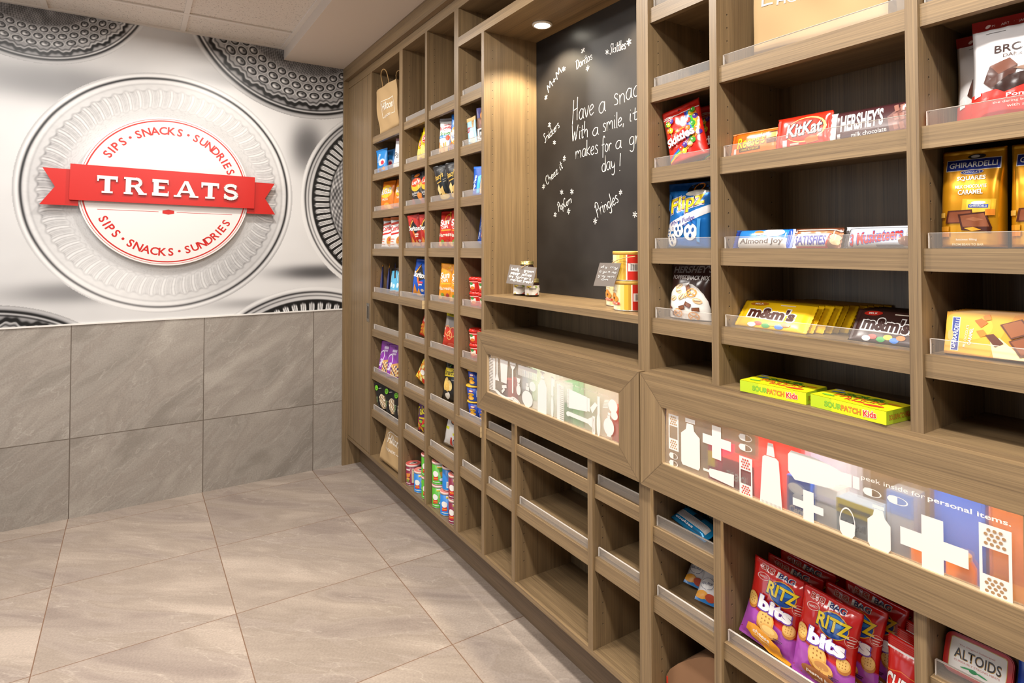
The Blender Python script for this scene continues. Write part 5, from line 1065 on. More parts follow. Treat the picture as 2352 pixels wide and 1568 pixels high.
def mac():
    r = empty('noodle_cup'); B_ = mat('#1d47a8', .35)
    m = MB(); m.lathe([(.0300, 0), (.0310, .002), (.0385, .060)], 28, B_)
    drum_print(m, .0312, .003, .060, [('E', 20, 72, 10, 9, '#c9304a'), ('E', 20, 72, 8, 6, '#f1ede6'), ('E', 18, 46, 14, 12, '#f0b82c'), ('T', 'Mac & Cheese', 18, 46, 22, 12, '#5a2a1a', 0, .02), ('E', 18, 20, 15, 14, '#f2a82c'), ('E', 22, 16, 9, 8, '#f6c65a'), ('R', 42, 30, 72, 78, '#eceef2')] + [('R', 45, 36 + 9 * k, 69, 39 + 9 * k, '#8a92a8') for k in range(5)], r1=.0387)
    link('cup', m.mesh('cup'), r)
    m = MB(); m.lathe([(.0385, .0602), (.0410, .0604), (.0420, .0630), (.0405, .0652), (.0380, .0652)], 28, mat('#f0b624', .4)); m.lathe([(.0378, .0651), (.0375, .0653)], 24, mat('#e9c04a', .35)); link('lid', m.mesh('lid'), r); return r
for q, (x, y, t) in enumerate(((.088, -1.6310, 'bottom'), (.088, -1.6310, 'middle'), (.092, -1.6350, 'top'))):
    bag('mac', 'noodle_cup', f'blue noodle cup with yellow lid, {t} one of the left stack', 'cup', y, .6800 + .0660 * q, x, 86 - 6 * q, group='blue noodle cups', make=mac)
bag('mac', 'noodle_cup', 'blue noodle cup standing at right of the stacked noodle cups', 'cup', -1.7200, .6800, .090, 84, group='blue noodle cups')
# ================================================================== GOODS, niche and right-hand columns (near)
# ---- niche: jelly jars with a hang tag, stacked tins with a hang tag
def jar():
    r = empty('jelly_jar'); R1, H = .0275, .0660; G = mat('#2c130b', .12, coat=.6); W_ = mat('#efece8', .5)
    m = MB(); m.lathe([(R1 * .86, 0), (R1, .004), (R1, .046), (R1 * .93, .0505), (R1 * .84, .0530)], 36, G); link('glass', m.mesh('glass'), r)
    m = MB(); R2 = R1 + .0004
    m.lathe([(R2, .0065), (R2, .0425)], 36, W_, cap0=False, cap1=False)
    drum_print(m, R2, .0065, .0425, [('E', 26, 82, 9, 14, '#e9c42c'), ('E', 34, 88, 6, 9, '#f0d84a'), ('E', 29, 78, 3, 6, '#4a4a1c'), ('E', 62, 84, 7, 10, '#a9c46c', -30), ('R', 30, 60, 62, 68, '#4a4542'), ('R', 31, 49, 60, 50.5, '#c9c4be'), ('R', 31, 42, 58, 43.5, '#c9c4be'), ('E', 66, 10, 4.5, 9, '#9c3a1c', 20), ('E', 61, 5, 4, 6, '#d9624a'), ('E', 24, 8, 4.5, 8, '#c9b43a'), ('R', 65, 18, 66.4, 30, '#3c4a26'), ('R', 78, 40, 92, 72, '#d8d4d0')])
    link('label', m.mesh('label'), r)
    m = MB(); m.lathe([(R1 * .985, .0532), (R1 * 1.0, .0532), (R1 * 1.0, .0550), (R1 * .97, .0556), (R1 * .97, .0640), (R1 * .94, .0660), (R1 * .86, .0664), (R1 * .85, .0658)], 36, mat('#c9b878', .28, .9)); link('lid', m.mesh('lid'), r); return r
bag('jar', 'jelly_jar', 'small pepper jelly jar at left under the grey hang tag', 'jar', -1.8990, 1.2030, .140, 58, group='jelly jars', make=jar)
bag('jar', 'jelly_jar', 'small pepper jelly jar at right with its gold lid in full view', 'jar', -1.9660, 1.2030, .150, 68, group='jelly jars')
bag('jar', 'jelly_jar', 'upper pepper jelly jar stacked behind the grey hang tag', 'jar', -1.9340, 1.2702, .1465, 60, group='jelly jars')
def hang_tag(name, corners, twine, lines, label, seed):
    """grey card hung from a twine loop; corners: top left, top right, bottom right, bottom left in the place"""
    r = tag(empty(name, corners[0]), label, 'tag', 'grey hang tags'); tl, tr_, br, bl = (Vector(c) for c in corners)
    n = (bl - tl).cross(tr_ - tl).normalized()
    P = lambda u, v, e: (tl * (1 - u) + tr_ * u) * (1 - v) + (bl * (1 - u) + br * u) * v + n * e
    m = MB(); a = [m.bm.verts.new(P(u, v, e)) for e in (0, -.0012) for u, v in ((0, 0), (1, 0), (1, 1), (0, 1))]
    K = mat('#857b73', .75)
    for q in ((0, 3, 2, 1), (4, 5, 6, 7), (0, 1, 5, 4), (1, 2, 6, 5), (2, 3, 7, 6), (3, 0, 4, 7)): m.bm.faces.new([a[k] for k in q]).material_index = m.mi(K)
    INK = mat('#f3f1ee', .6); W_ = (tr_ - tl).length; H_ = (bl - tl).length
    to = lambda x, y: P(x / W_, 1 - y / H_, .0008)
    for k, (t, x0, x1, y, cap) in enumerate(lines): write(m, t, (x0 * W_, y * H_), (x1 * W_, (y - .02) * H_), cap * H_, .0022 * W_ / .12, to, INK, seed + k, .05)
    o = m.build('card', r); absloc(o)
    m = MB(); m.tube(smooth(twine, 6), .0013, mat('#c3a069', .85), 7); o = m.build('twine', r); absloc(o)
TG = [('Locally', .09, .40, .74, .15), ('grown', .58, .95, .72, .15), ('pepper', .10, .46, .53, .15), ('jellies', .52, .90, .51, .15), ('are', .06, .24, .35, .15), ("farmer's", .32, .90, .33, .15), ('market', .14, .58, .17, .15), ('fresh!', .62, .98, .15, .15)]
hang_tag('hang_tag', ((.0990, -1.8880, 1.3240), (.1085, -2.0575, 1.3160), (.1005, -2.0430, 1.2475), (.0910, -1.8715, 1.2505)), [(.099, -1.968, 1.3105), (.101, -1.980, 1.3185), (.110, -1.990, 1.3245), (.122, -1.984, 1.3252)], TG, 'grey hang tag with white handwriting about pepper jellies, in front of the jars', 3)
def tin():
    r = empty('snack_tin'); R1, H = .0500, .0872; Y1 = mat('#eadfae', .35)
    m = MB(); m.lathe([(R1 - .001, 0), (R1 + .0008, .0008), (R1 + .0008, .0026), (R1, .0034), (R1, H - .010)], 48, Y1, ms=[mat('#d9d4ca', .3, .8)] * 3 + [Y1])
    g = [('R', 0, 0, 14, 100, '#f0e8cc'), ('R', 14, 0, 24, 100, '#ecdfa8'), ('R', 24, 0, 32, 100, '#e8cf78'), ('R', 32, 0, 40, 100, '#e2b63c'), ('R', 40, 0, 45, 100, '#c99a34'), ('R', 45, 0, 47.5, 100, '#f1e6d0'), ('R', 47.5, 0, 100, 100, '#cf2c22'),
         ('R', 49, 34, 76, 66, '#ece6e2')] + [('R', 53 + 1.35 * k, 38, 53 + 1.35 * k + (.5, .9, .4)[k % 3], 62, '#3d3634') for k in range(15)] + [('E', 8, 54, 6, 13, '#d98a34'), ('E', 14, 42, 6, 12, '#d58a30', 20), ('E', 2, 44, 5, 12, '#dc9a44'), ('E', 9, 45, 3, 5, '#5a3018'), ('R', 0, 20, 24, 29, '#d23a26'), ('T', 'TOFFEE', 10, 24.5, 18, 6, '#f4e6c8', 0, .01), ('T', 'Aroma', 6, 76, 22, 9, '#8a7a5c', 0, .01, .2), ('R', 0, 66, 16, 67.4, '#b3a884')]
    drum_print(m, R1, .0034, H - .010, g); link('can', m.mesh('can'), r)
    m = MB(); m.lathe([(R1 + .0012, H - .0102), (R1 + .0012, H - .0015), (R1, H), (R1 - .004, H), (R1 - .0045, H - .002)], 48, mat('#d9a84a', .4)); link('lid', m.mesh('lid'), r); return r
bag('tin', 'snack_tin', 'lower toffee snack tin of the front stack beside the upright', 'tin', -2.5385, 1.2030, .120, 58, group='toffee snack tins', make=tin)
bag('tin', 'snack_tin', 'upper toffee snack tin with twine, on top of the front stack', 'tin', -2.5365, 1.2908, .120, 43, group='toffee snack tins')
bag('tin', 'snack_tin', 'toffee snack tin standing behind at left of the stack', 'tin', -2.4250, 1.2030, .190, 62, group='toffee snack tins')
hang_tag('hang_tag', ((.0420, -2.4900, 1.3440), (.0650, -2.5590, 1.3440), (.0590, -2.5320, 1.2740), (.0370, -2.4660, 1.2740)), [(.056, -2.5230, 1.3385), (.060, -2.530, 1.3455), (.0635, -2.548, 1.3540), (.0690, -2.575, 1.3600), (.0765, -2.605, 1.3640)], [('ut y', .1, .42, .80, .12), ('my', .55, .92, .78, .12), ('a yu', .1, .46, .60, .12), ('n no', .52, .92, .58, .12), ('y vy', .1, .46, .42, .12), ('wn', .55, .9, .40, .12), ('on', .3, .66, .26, .12)], 'grey hang tag on twine seen edgeways, in front of the toffee tins', 9)

# ---- column of narrow shelves right of the niche
BG = dict(nu=22, nv=30)
def dots(n, x0, x1, y0, y1, rx, ry, cols, seed, rot=0):
    rs = random.Random(seed); return [('E', rs.uniform(x0, x1), rs.uniform(y0, y1), rx, ry, cols[rs.randrange(len(cols))], rot) for _ in range(n)]
def skittles():
    cs = ['#f2c81c', '#4a2a8c', '#d8331c', '#3f9a2c', '#f07a1c']; g = []
    for k, c in enumerate(('#3a3aa8', '#2a8ad8', '#3fae3a', '#f2d21c', '#f28a1c')):
        o = 5.6 * k
        g.append(('P', [(60 + o, 84), (66.5 + o, 84), (72 + o, 66), (74 + o, 50), (68 + o * .9, 36), (52 + o * .6, 27 - o * .4), (26, 17.5 - o * .32), (6, 10 - o * .25), (6, 8.4 - o * .25), (28, 15.4 - o * .3), (50 + o * .6, 24 - o * .4), (62 + o * .9, 34), (67 + o, 50), (66 + o, 66)], c))
        g.append(('P', [(10 + 2.4 * k, 78), (12.4 + 2.4 * k, 78), (24 + k * .5, 48), (22.5 + k * .5, 50)], c))
    g += [('R', 2, 84.5, 98, 86, '#f0d8d4', 1), ('P', [(2, 87.4), (10, 86.6), (40, 86), (14, 89)], '#efe0dc'), ('E', 46, 93, 3, 1.6, '#5a0c08')]
    for x, y, c in ((78, 78, 0), (88, 70, 1), (72, 66, 2), (82, 58, 3), (90, 48, 4), (92, 40, 1), (70, 52, 4), (78, 28, 3), (70, 22, 4), (58, 24, 1), (48, 20, 2), (54, 14, 0), (14, 74, 3), (20, 72, 0), (28, 76, 1), (18, 60, 4), (26, 58, 0), (84, 82, 3)):
        g += [('E', x, y, 6.0, 4.7, cs[c]), ('E', x - 1.6, y + 1.4, 1.5, 1.2, '#f6eee6')]
    g += [('T', 'Skittles', 48, 40, 76, 17, '#7a140c', 10, .045), ('T', 'Skittles', 47, 40.8, 75, 16, '#f8f5f1', 10, .035), ('T', 'ORIGINAL', 50, 53, 26, 4.4, '#f2a41c', 14, .02), ('T', 'RESEALABLE', 22, 80, 20, 3, '#f0d0c8', 6, 0)]
    return pouch('candy_bag', .128, .168, .052, '#d4261a', g, 'stand', seed=31, parts=True, rough=.22, coat=.5, seal=.07, **BG)
bag('skit', 'candy_bag', 'red candy bag with rainbow stripe and white lettering, front one', 'candy', -2.7950, 1.6030, .085, 10, 3, -13, 'red rainbow candy bags', skittles)
bag('skit', 'candy_bag', 'red candy bag with rainbow stripe, shaded one behind at right', 'candy', -2.8380, 1.6030, .165, 8, 2, -3, 'red rainbow candy bags')
def pretzel(cx, cy, r, rot): return [('E', cx, cy, r, r * .92, '#efedea', rot)] + [('E', cx + dx * r, cy + dy * r, r * .20, r * .26, '#1d4f8c', rot) for dx, dy in ((-.38, .15), (.38, .22), (.02, -.42))] + [('E', cx, cy + r * .9, r * .22, r * .2, '#1668b4')]
def flipz():
    g = [('R', 0, 88, 100, 100, '#0c3d74'), ('P', [(52, 96), (96, 100), (98, 84), (70, 82), (46, 86)], '#1b1a20'), ('O', 72, 92, 13, 6, .3, '#b56a22', 20), ('E', 66, 84, 22, 4, '#d8d2c4', 6), ('P', [(0, 30), (12, 38), (100, 66), (100, 54), (14, 22), (0, 18)], '#e9e7ea'),
         ('T', 'Flipz', 50, 67, 84, 32, '#efeaf0', 14, .075, .1), ('T', 'Flipz', 50, 67, 82, 30, '#4a2a6a', 14, .05, .1), ('T', 'Flipz', 50, 67.5, 80, 28, '#f0d21c', 14, .022, .1), ('T', 'White Fudge', 44, 40, 60, 9, '#5a4aa0', 13, .01, .2), ('T', 'Covered Pretzels', 40, 33, 40, 4, '#7a74a8', 13, 0)]
    g += pretzel(38, 27, 12, 10) + pretzel(66, 24, 14, -14) + pretzel(22, 12, 12, 30) + pretzel(10, 22, 8, 50) + [('P', [(80, 44), (86, 44), (84, 8), (79, 10)], '#58a8e8'), ('P', [(4, 84), (12, 80), (10, 56), (4, 60)], '#2a74bc')]
    return pouch('pretzel_bag', .140, .170, .055, '#1668b4', g, 'stand', seed=33, rough=.18, metal=.35, parts=True, **BG)
bag('flipz', 'pretzel_bag', 'shiny blue fudge pretzel bag with yellow lettering, front one', 'snack bag', -2.7960, 1.3870, .088, 4, 1, 1, 'shiny blue pretzel bags', flipz)
bag('flipz', 'pretzel_bag', 'shiny blue fudge pretzel bag, dark one behind at right', 'snack bag', -2.8380, 1.3870, .155, 6, 1, 2, 'shiny blue pretzel bags')
def popped():
    g = [('E', 50, 20, 48, 45, '#ece7e0'), ('R', 2, 0, 98, 20, '#ece7e0'), ('T', "HERSHEY'S", 54, 90, 90, 13, '#8a817c', 2, .03), ('T', 'POPPED', 30, 75, 40, 7.4, '#c9bfba', 1, .01), ('T', 'SNACK MIX', 72, 75, 46, 8.2, '#f1ece8', 1, .02)]
    for x, y, r in ((34, 58, 20), (36, 50, -10), (58, 44, 40), (24, 36, 10), (80, 34, -20), (46, 40, 30)):
        g += [('E', x, y, 9, 4.6, '#dcb98a', r), ('E', x + 1, y + 1, 6, 2.2, '#f0dcc0', r), ('R', x - 6, y - 1, x + 6, y + .3, '#7a4a2c', r + 20)]
    for x, y, r in ((14, 18, -20), (48, 20, 15), (62, 26, -25), (78, 18, 5), (58, 56, -60), (30, 8, 0)): g += [('R', x - 7, y - 4, x + 7, y + 4, '#5a2f1c', r), ('R', x - 5.6, y - 2.4, x + 5.6, y + 3, '#7d4a2e', r)]
    for x, y in ((68, 48), (40, 10), (74, 6)): g += [('O', x, y, 11, 8, .22, '#d8913c'), ('R', x - 8, y - 1, x + 8, y + 1, '#d8913c', 30), ('R', x - 8, y - 1, x + 8, y + 1, '#d8913c', -30)]
    return pouch('snack_bag', .150, .158, .085, '#3a2320', g, 'stand', seed=34, rough=.22, parts=True, coat=.4, **BG)
bag('popped', 'snack_bag', 'dark brown snack mix bag with big cream panel of pretzels and chocolate', 'snack bag', -2.7920, 1.2015, .098, 4, 3, 0, None, popped)
def cookie():
    g = [('R', 8, 26, 92, 62, '#e6e3e0')] + [('R', 12, 30 + 5 * k, 88, 31.4 + 5 * k, '#8a8a90') for k in range(6)] + [('R', 44, 64, 66, 84, '#27343c'), ('R', 0, 88, 100, 92, '#3aa6d0'), ('R', 0, 8, 100, 14, '#0d5a84'), ('T', 'cookies', 40, 16, 50, 10, '#e9eef2', 0, .02)]
    return pouch('cookie_pack', .150, .056, .030, '#127fb4', g, 'flow', seed=35, rough=.2, metal=.25, nu=24, nv=8)
bag('cookie', 'cookie_pack', 'shiny blue cookie pack lying in front with white back label', 'cookies', -2.7740, .6485, .082, -14, 66, 0, 'shiny blue cookie packs', cookie)
bag('cookie', 'cookie_pack', 'shiny blue cookie pack lying behind at right, half cut by upright', 'cookies', -2.8290, .6485, .150, -18, 66, 0, 'shiny blue cookie packs')
def fruit():
    g = [('R', 0, 88, 100, 100, '#2c6cb8'), ('R', 0, 78, 50, 88, '#8a3a2c'), ('T', 'Snacks', 52, 72, 80, 17, '#2a2f6c', -8, .02, .2), ('R', 0, 0, 100, 7, '#2a7ac0'), ('E', 62, 44, 18, 20, '#c8281f'), ('E', 60, 58, 10, 6, '#5a8a2a', 20), ('E', 20, 40, 18, 15, '#f4f1ef'), ('O', 20, 40, 17, 14, .06, '#39406c'), ('T', 'REAL FRUIT', 20, 40, 28, 6, '#39406c', 0, .015), ('E', 60, 20, 19, 15, '#f4f1ef'), ('T', 'REAL', 60, 24, 22, 6, '#39406c', 0, .015), ('T', 'FRUIT!', 60, 16, 26, 6, '#39406c', 0, .015), ('E', 12, 14, 16, 9, '#e8a23a'), ('E', 34, 12, 12, 8, '#b8482c'), ('E', 86, 12, 12, 9, '#e9b83a'), ('E', 84, 30, 9, 7, '#3a2a4c')]
    return pouch('fruit_snack_bag', .110, .105, .040, '#e9e6e6', g, 'chip', seed=36, nu=16, nv=18, rough=.25)
bag('fruit', 'fruit_snack_bag', 'white fruit snack bag with berry, farther back in its cubby', 'snack bag', -2.7720, .4645, .150, 24, 52, 10, 'white fruit snack bags', fruit)
bag('fruit', 'fruit_snack_bag', 'white fruit snack bag with berry, nearer one cut by the upright', 'snack bag', -2.8450, .4645, .120, 26, 50, 8, 'white fruit snack bags')
r = tag(empty('paper_sack', (.1, -2.80, BASEZ)), 'brown paper sack with red edge slumped in the lowest cubby beside the snack bags', 'paper bag')
m = MB(); out = [(-.7180, 0), (-.7180, .058), (-.7300, .080), (-.7560, .108), (-.7900, .138), (-.8280, .166), (-.8640, .186), (-.8980, .196), (-.8980, 0)]
m.prism([(-y - .80, z) for y, z in out], .075, .185, lambda a, b2, d: (d, -2.80 - a, BASEZ + .0008 + b2), mat('#8d6748', .8)); absloc(m.build('sack', r))
m = MB(); m.box(.0740, .0752, -2.7176, -2.7225, BASEZ + .001, BASEZ + .056, mat('#d8402a', .5)); absloc(m.build('red_edge', r))

# ---- wide column
o = paper_bag(.285, .30, .11, hotel_logo(46, 53, 76, 38), seed=7, crush=.009); frame(o, -3.152, 1.8220, .125, 3, 0, 2)
item(o, 'big brown kraft paper bag standing on the top shelf over the chocolate bars', 'paper bag')
o = pouch('chocolate_bar', .131, .060, .014, '#e86f14', [('T', "Reese's", 42, 56, 58, 50, '#4a2a12', 6, .05, .2), ('T', "Reese's", 42, 57, 56, 46, '#f4d81c', 6, .02, .2), ('R', 20, 16, 62, 30, '#4a3012', 2), ('T', '2 PEANUT BUTTER CUPS', 41, 23, 36, 7, '#e9c84a', 2, 0), ('P', [(70, 82), (98, 86), (96, 40), (74, 36)], '#5a321c'), ('P', [(72, 76), (98, 80), (97, 60), (73, 56)], '#d9a862'), ('R', 8, 8, 14, 30, '#e6e3e0'), ('R', 0, 92, 100, 97, '#f2a56a')], 'flow', seed=41, nu=30, nv=12, rough=.25, parts=True)
frame(o, -3.0005, 1.6038, .074, 2, 14, 0); item(o, 'orange peanut butter cup pack with yellow lettering, left of the chocolate bars', 'chocolate bar')
o = pouch('chocolate_bar', .124, .074, .015, '#dd2f1a', [('E', 56, 52, 36, 38, '#f3dc7c', 4), ('E', 54, 52, 34, 35, '#dd2f1a', 4), ('T', 'KitKat', 54, 54, 66, 44, '#3a1a14', 3, .05, .15), ('T', 'KitKat', 53, 55, 64, 40, '#f4f2ef', 3, .025, .15), ('P', [(56, 22), (66, 30), (78, 28), (82, 12), (60, 8)], '#b56a2c'), ('R', 16, 6, 24, 26, '#e9e4e0'), ('R', 30, 8, 46, 14, '#f0b8a8')], 'flow', seed=42, nu=30, nv=12, rough=.22, parts=True, coat=.4)
frame(o, -3.1215, 1.6038, .073, 2, 12, 0); item(o, 'red wafer chocolate bar with white lettering in a yellow oval', 'chocolate bar')
o = pouch('chocolate_bar', .150, .062, .013, '#472629', [('R', 0, 0, 9, 100, '#d9d6d4'), ('R', 0, 0, 2, 100, '#b8b4b2'), ('T', "HERSHEY'S", 42, 60, 54, 58, '#e6e2df', 2, .03), ('T', 'milk chocolate', 52, 16, 44, 14, '#d8d2cf', 2, .01), ('P', [(74, 56), (98, 98), (100, 98), (100, 4), (78, 4)], '#7a5048')] + [('R', 82 + 7 * (k % 3), 12 + 28 * (k // 3), 87 + 7 * (k % 3), 34 + 28 * (k // 3), '#9a6a5c', 14) for k in range(9)] + [('R', 12, 4, 16, 22, '#e6e2df')], 'flow', seed=43, nu=30, nv=10, rough=.22, parts=True, seal=.03)
frame(o, -3.2590, 1.6038, .073, 2, 12, 0); item(o, 'dark maroon milk chocolate bar with silver end, right of the red bar', 'chocolate bar')
o = pouch('candy_bar', .152, .046, .026, '#2a86d8', [('R', 0, 0, 100, 46, '#dedad6'), ('R', 0, 0, 12, 100, '#1f3f9c'), ('R', 92, 0, 100, 100, '#1f4fb4'), ('E', 70, 74, 18, 22, '#e8e0d6'), ('E', 46, 72, 8, 14, '#d9803a'), ('T', 'Almond Joy', 52, 25, 72, 34, '#5a4a44', 1, .02), ('R', 0, 94, 100, 100, '#1a5cb8')], 'flow', seed=44, nu=30, nv=10, rough=.22)
frame(o, -3.0135, 1.3874, .080, 1, 24, 0); item(o, 'blue and white coconut candy bar behind the acrylic guard, at far left', 'candy bar')
o = pouch('candy_bar', .106, .046, .026, '#6a3a26', [('R', 0, 0, 90, 62, '#e0dcdc'), ('P', [(74, 0), (84, 66), (100, 66), (100, 0)], '#8a5a3a'), ('R', 0, 64, 100, 72, '#d87a4a'), ('R', 0, 78, 100, 84, '#c9b9ae'), ('T', 'SATISFIES', 41, 30, 66, 44, '#4a4aa0', 1, .025, .1), ('R', 10, 0, 76, 5, '#cf3a34'), ('P', [(72, 2), (80, 60), (83, 60), (75, 2)], '#cf3a34'), ('E', 90, 26, 8, 16, '#d9b98a'), ('E', 90, 46, 9, 14, '#e3c79c')], 'flow', seed=45, nu=26, nv=10, rough=.22)
frame(o, -3.1455, 1.3874, .080, 1, 22, 0); item(o, 'brown candy bar with white band and purple lettering, in the middle', 'candy bar')
o = pouch('candy_bar', .132, .046, .026, '#c9cdd6', [('R', 0, 0, 8, 100, '#3a3434'), ('T', '3 Musketeers', 48, 44, 76, 56, '#2f55a8', 8, .06, .15), ('T', '3 Musketeers', 48, 44, 74, 52, '#d8392f', 8, .02, .15), ('E', 90, 26, 10, 20, '#8a6450', 10), ('R', 50, 3, 86, 9, '#8a8a94'), ('R', 0, 84, 100, 100, '#dfe2ea')], 'flow', seed=46, nu=28, nv=10, rough=.2, metal=.3)
frame(o, -3.2715, 1.3874, .080, 1, 22, 0); item(o, 'silver candy bar with red and blue slanted lettering, at right', 'candy bar')
def choc(W, base, ink, plate, seed, tri):
    g = [('T', 'm&m\'s', 47, 53, 68, 48, plate, -2, .095), ('T', 'm&m\'s', 47, 53, 64, 41, ink, -2, .055), ('E', 24, 86, 13, 8, tri, 4), ('T', 'MILK', 24, 86, 12, 6, '#f0e6dc', 4, .01), ('R', 54, 85, 74, 88, '#e9dccb')]
    g += [('E', 34, 15, 6, 7, '#cf3a2c'), ('E', 46, 10, 6, 7, '#3a9a4c'), ('E', 55, 17, 6, 7, '#f0d22c'), ('E', 64, 10, 6, 7, '#3a7ad0'), ('E', 26, 9, 6, 7, '#e9e2dc'), ('E', 72, 18, 6, 7, '#e8742c')]
    return pouch('candy_packet', W, .076, .0105, base, g, 'flow', seed=seed, nu=30, nv=16, rough=.28, parts=True, seal=.045)
for k in range(10):
    lab = ('yellow peanut candy packet in front, overhanging the acrylic guard', 'yellow peanut candy packet, second from the front of the row', 'yellow peanut candy packet, third from the front of the row', 'yellow peanut candy packet, fourth from the front of the row', 'yellow peanut candy packet, fifth from the front of the row', 'yellow peanut candy packet, sixth from the front of the row', 'yellow peanut candy packet, fourth from the back of the row', 'yellow peanut candy packet, third from the back of the row', 'yellow peanut candy packet, second from the back of the row', 'yellow peanut candy packet, rearmost of the row near the back panel')[k]
    bag('mmy', 'candy_packet', lab, 'candy', -3.033 - .0085 * k + (.004 if k % 3 == 1 else 0), 1.2031, .075 + .0172 * k, -1, 40, 0, 'yellow peanut candy packets', lambda: choc(.186, '#f0c012', '#4a2418', '#f0ebe4', 47, '#b8701c'))
for k in range(5):
    lab = ('brown candy packet in front with big white lettering', 'brown candy packet directly behind the front brown packet', 'brown candy packet, third of the brown row', 'brown candy packet, fourth of the brown row', 'brown candy packet, rearmost of the brown row')[k]
    bag('mmb', 'candy_packet', lab, 'candy', -3.2795, 1.2031, .080 + .020 * k, 0, 38, 0, 'brown candy packets', lambda: choc(.136, '#3a211d', '#3a211d', '#f1edea', 48, '#b8281c'))
def gum_box():
    t = [('R', 0, 0, 100, 100, '#f0e41c'), ('E', 50, 62, 36, 24, '#c9d21c', 0), ('T', 'SOUR', 50, 74, 52, 24, '#2a2a16', 4, .06), ('T', 'SOUR', 50, 74, 50, 21, '#4a9a2a', 4, .025), ('T', 'PATCH', 50, 48, 62, 24, '#3a1a12', 2, .06), ('T', 'PATCH', 50, 48, 60, 21, '#f07a1c', 2, .025), ('T', 'Kids', 52, 26, 26, 14, '#d8332c', 0, .03), ('E', 78, 20, 12, 8, '#e0482c', 10), ('E', 14, 70, 9, 5, '#3a7ad0', 20), ('E', 88, 66, 8, 6, '#f0a02c'), ('E', 16, 24, 9, 6, '#7ac23a'), ('R', 3, 88, 14, 96, '#c9c9c0')]
    f = [('R', 0, 0, 100, 100, '#b9d028'), ('R', 30, 0, 100, 100, '#d9dc22'), ('T', 'SOUR', 32, 50, 24, 46, '#2f7a2a', 0, .045), ('T', 'SOUR', 32, 50, 23.4, 42, '#8cc63a', 0, .02), ('T', 'PATCH', 56, 50, 26, 46, '#b8481c', 0, .045), ('T', 'PATCH', 56, 50, 25.4, 42, '#f08a2c', 0, .02), ('T', 'Kids', 80, 52, 17, 56, '#f2e6dc', 4, .08), ('T', 'Kids', 80, 52, 16, 50, '#d8332c', 4, .03)]
    return carton('candy_box', .153, .0245, .086, '#cddb28', f, [('R', 0, 0, 100, 100, '#a8c028'), ('T', 'SOURPATCH', 40, 50, 62, 42, '#2f5a1c', 0, .04), ('T', 'SOURPATCH', 40, 50, 61, 38, '#c9862c', 0, .015), ('T', 'Kids', 84, 50, 22, 44, '#b83a2c', 0, .03)], t)
bag('spk', 'candy_box', 'yellow-green sour candy box lying at left on the drawer deck', 'candy box', -3.0715, 1.0645, .0300, 3.8, group='yellow-green sour candy boxes', make=gum_box)
bag('spk', 'candy_box', 'yellow-green sour candy box lying at right against the upright', 'candy box', -3.2335, 1.0645, .0300, -4.2, group='yellow-green sour candy boxes')
# crackers below the drawer
def biscuit(cx, cy, r, rot=0):
    g = [('E', cx + .8, cy - r * .34, r, r * .70, '#b56f26', rot), ('E', cx, cy, r, r * .74, '#dca652', rot), ('E', cx - .4, cy + .6, r * .84, r * .60, '#e6b968', rot)]
    return g + [('E', cx + dx * r, cy + dy * r * .7, r * .07, r * .06, '#a06a28') for dx in (-.4, 0, .4) for dy in (-.4, .05, .5)]
def bits(kind):
    P1 = '#a84ab0'
    g = [('P', [(0, 0), (100, 0), (100, 30), (60, 36), (20, 41), (0, 43)], P1), ('P', [(0, 43), (20, 41), (60, 36), (100, 30), (100, 31.5), (60, 37.5), (20, 42.5), (0, 44.5)], '#b83a70')]
    g += [('T', 'BIG BAG', 46, 92, 60, 6.4, '#f0ece8', 0, .06), ('T', 'BIG', 28, 92, 23, 5.6, '#b8301f', 0, .025), ('T', 'BAG', 62, 92, 26, 5.6, '#26336c', 0, .03), ('O', 24, 82, 12, 4.2, .14, '#f0c8c0', 8), ('T', 'NABISCO', 24, 82, 15, 2.4, '#f4e0da', 8, .01),
          ('E', 62, 74, 25, 13.6, '#e8a71c'), ('E', 62, 74, 23.6, 12.6, '#1d4a9c'), ('E', 64, 79, 15, 6, '#2f7ac4'), ('T', 'RITZ', 62, 74.5, 56, 15.6, '#1a2a5c', 0, .06), ('T', 'RITZ', 62, 75, 54, 14, '#f3d21c', 0, .03),
          ('O', 92, 66, 9, 6, .08, '#f0b8b0'), ('R', 86, 68, 98, 69, '#f0d0c8'), ('R', 87, 65, 97, 66, '#f0d0c8'), ('R', 88, 62, 96, 63, '#f0d0c8'),
          ]
    g += biscuit(13, 52, 11, 6) + biscuit(86, 40, 10, 20) + biscuit(46, 36, 16, 8)
    g += [('T', 'bits', 58, 54.5, 64, 19, '#6a3aa0', 0, .085), ('T', 'bits', 58, 55, 60, 17, '#f6f3f5', 0, .05)]
    g += [('E', 57, 25.5, 17, 7, '#b5702a'), ('E', 56, 27, 17, 6.6, '#e0ab58'), ('E', 55, 28, 12, 4.2, '#f0c878' if kind == 'cheese' else '#c98a48')]
    if kind == 'cheese': g += [('P', [(16, 22), (30, 25), (58, 20), (78, 14), (84, 6), (98, 4), (96, -4), (60, 0), (30, 6), (14, 12)], '#f0a020'), ('T', 'cheese', 44, 15.5, 32, 5.2, '#fbf3e4', -6, .025), ('R', 32, 10, 60, 11, '#f7dcb0', -8)]
    else: g += [('E', 56, 13, 36, 8, '#96541f', -8), ('T', 'peanut butter', 57, 13, 56, 5.2, '#fbf3e8', -6, .02), ('R', 42, 7, 64, 8, '#e8c8a8', -6)]
    g += [('R', 66, 22, 82, 22.8, '#3a2438'), ('R', 66, 20, 80, 20.8, '#3a2438')]
    return pouch('cracker_bag', .132, .182, .044, '#cc1f1c', g, 'chip', seed=51 if kind == 'cheese' else 52, parts=True, rough=.2, coat=.55, **BG)
C_, PB = lambda: bits('cheese'), lambda: bits('pb')
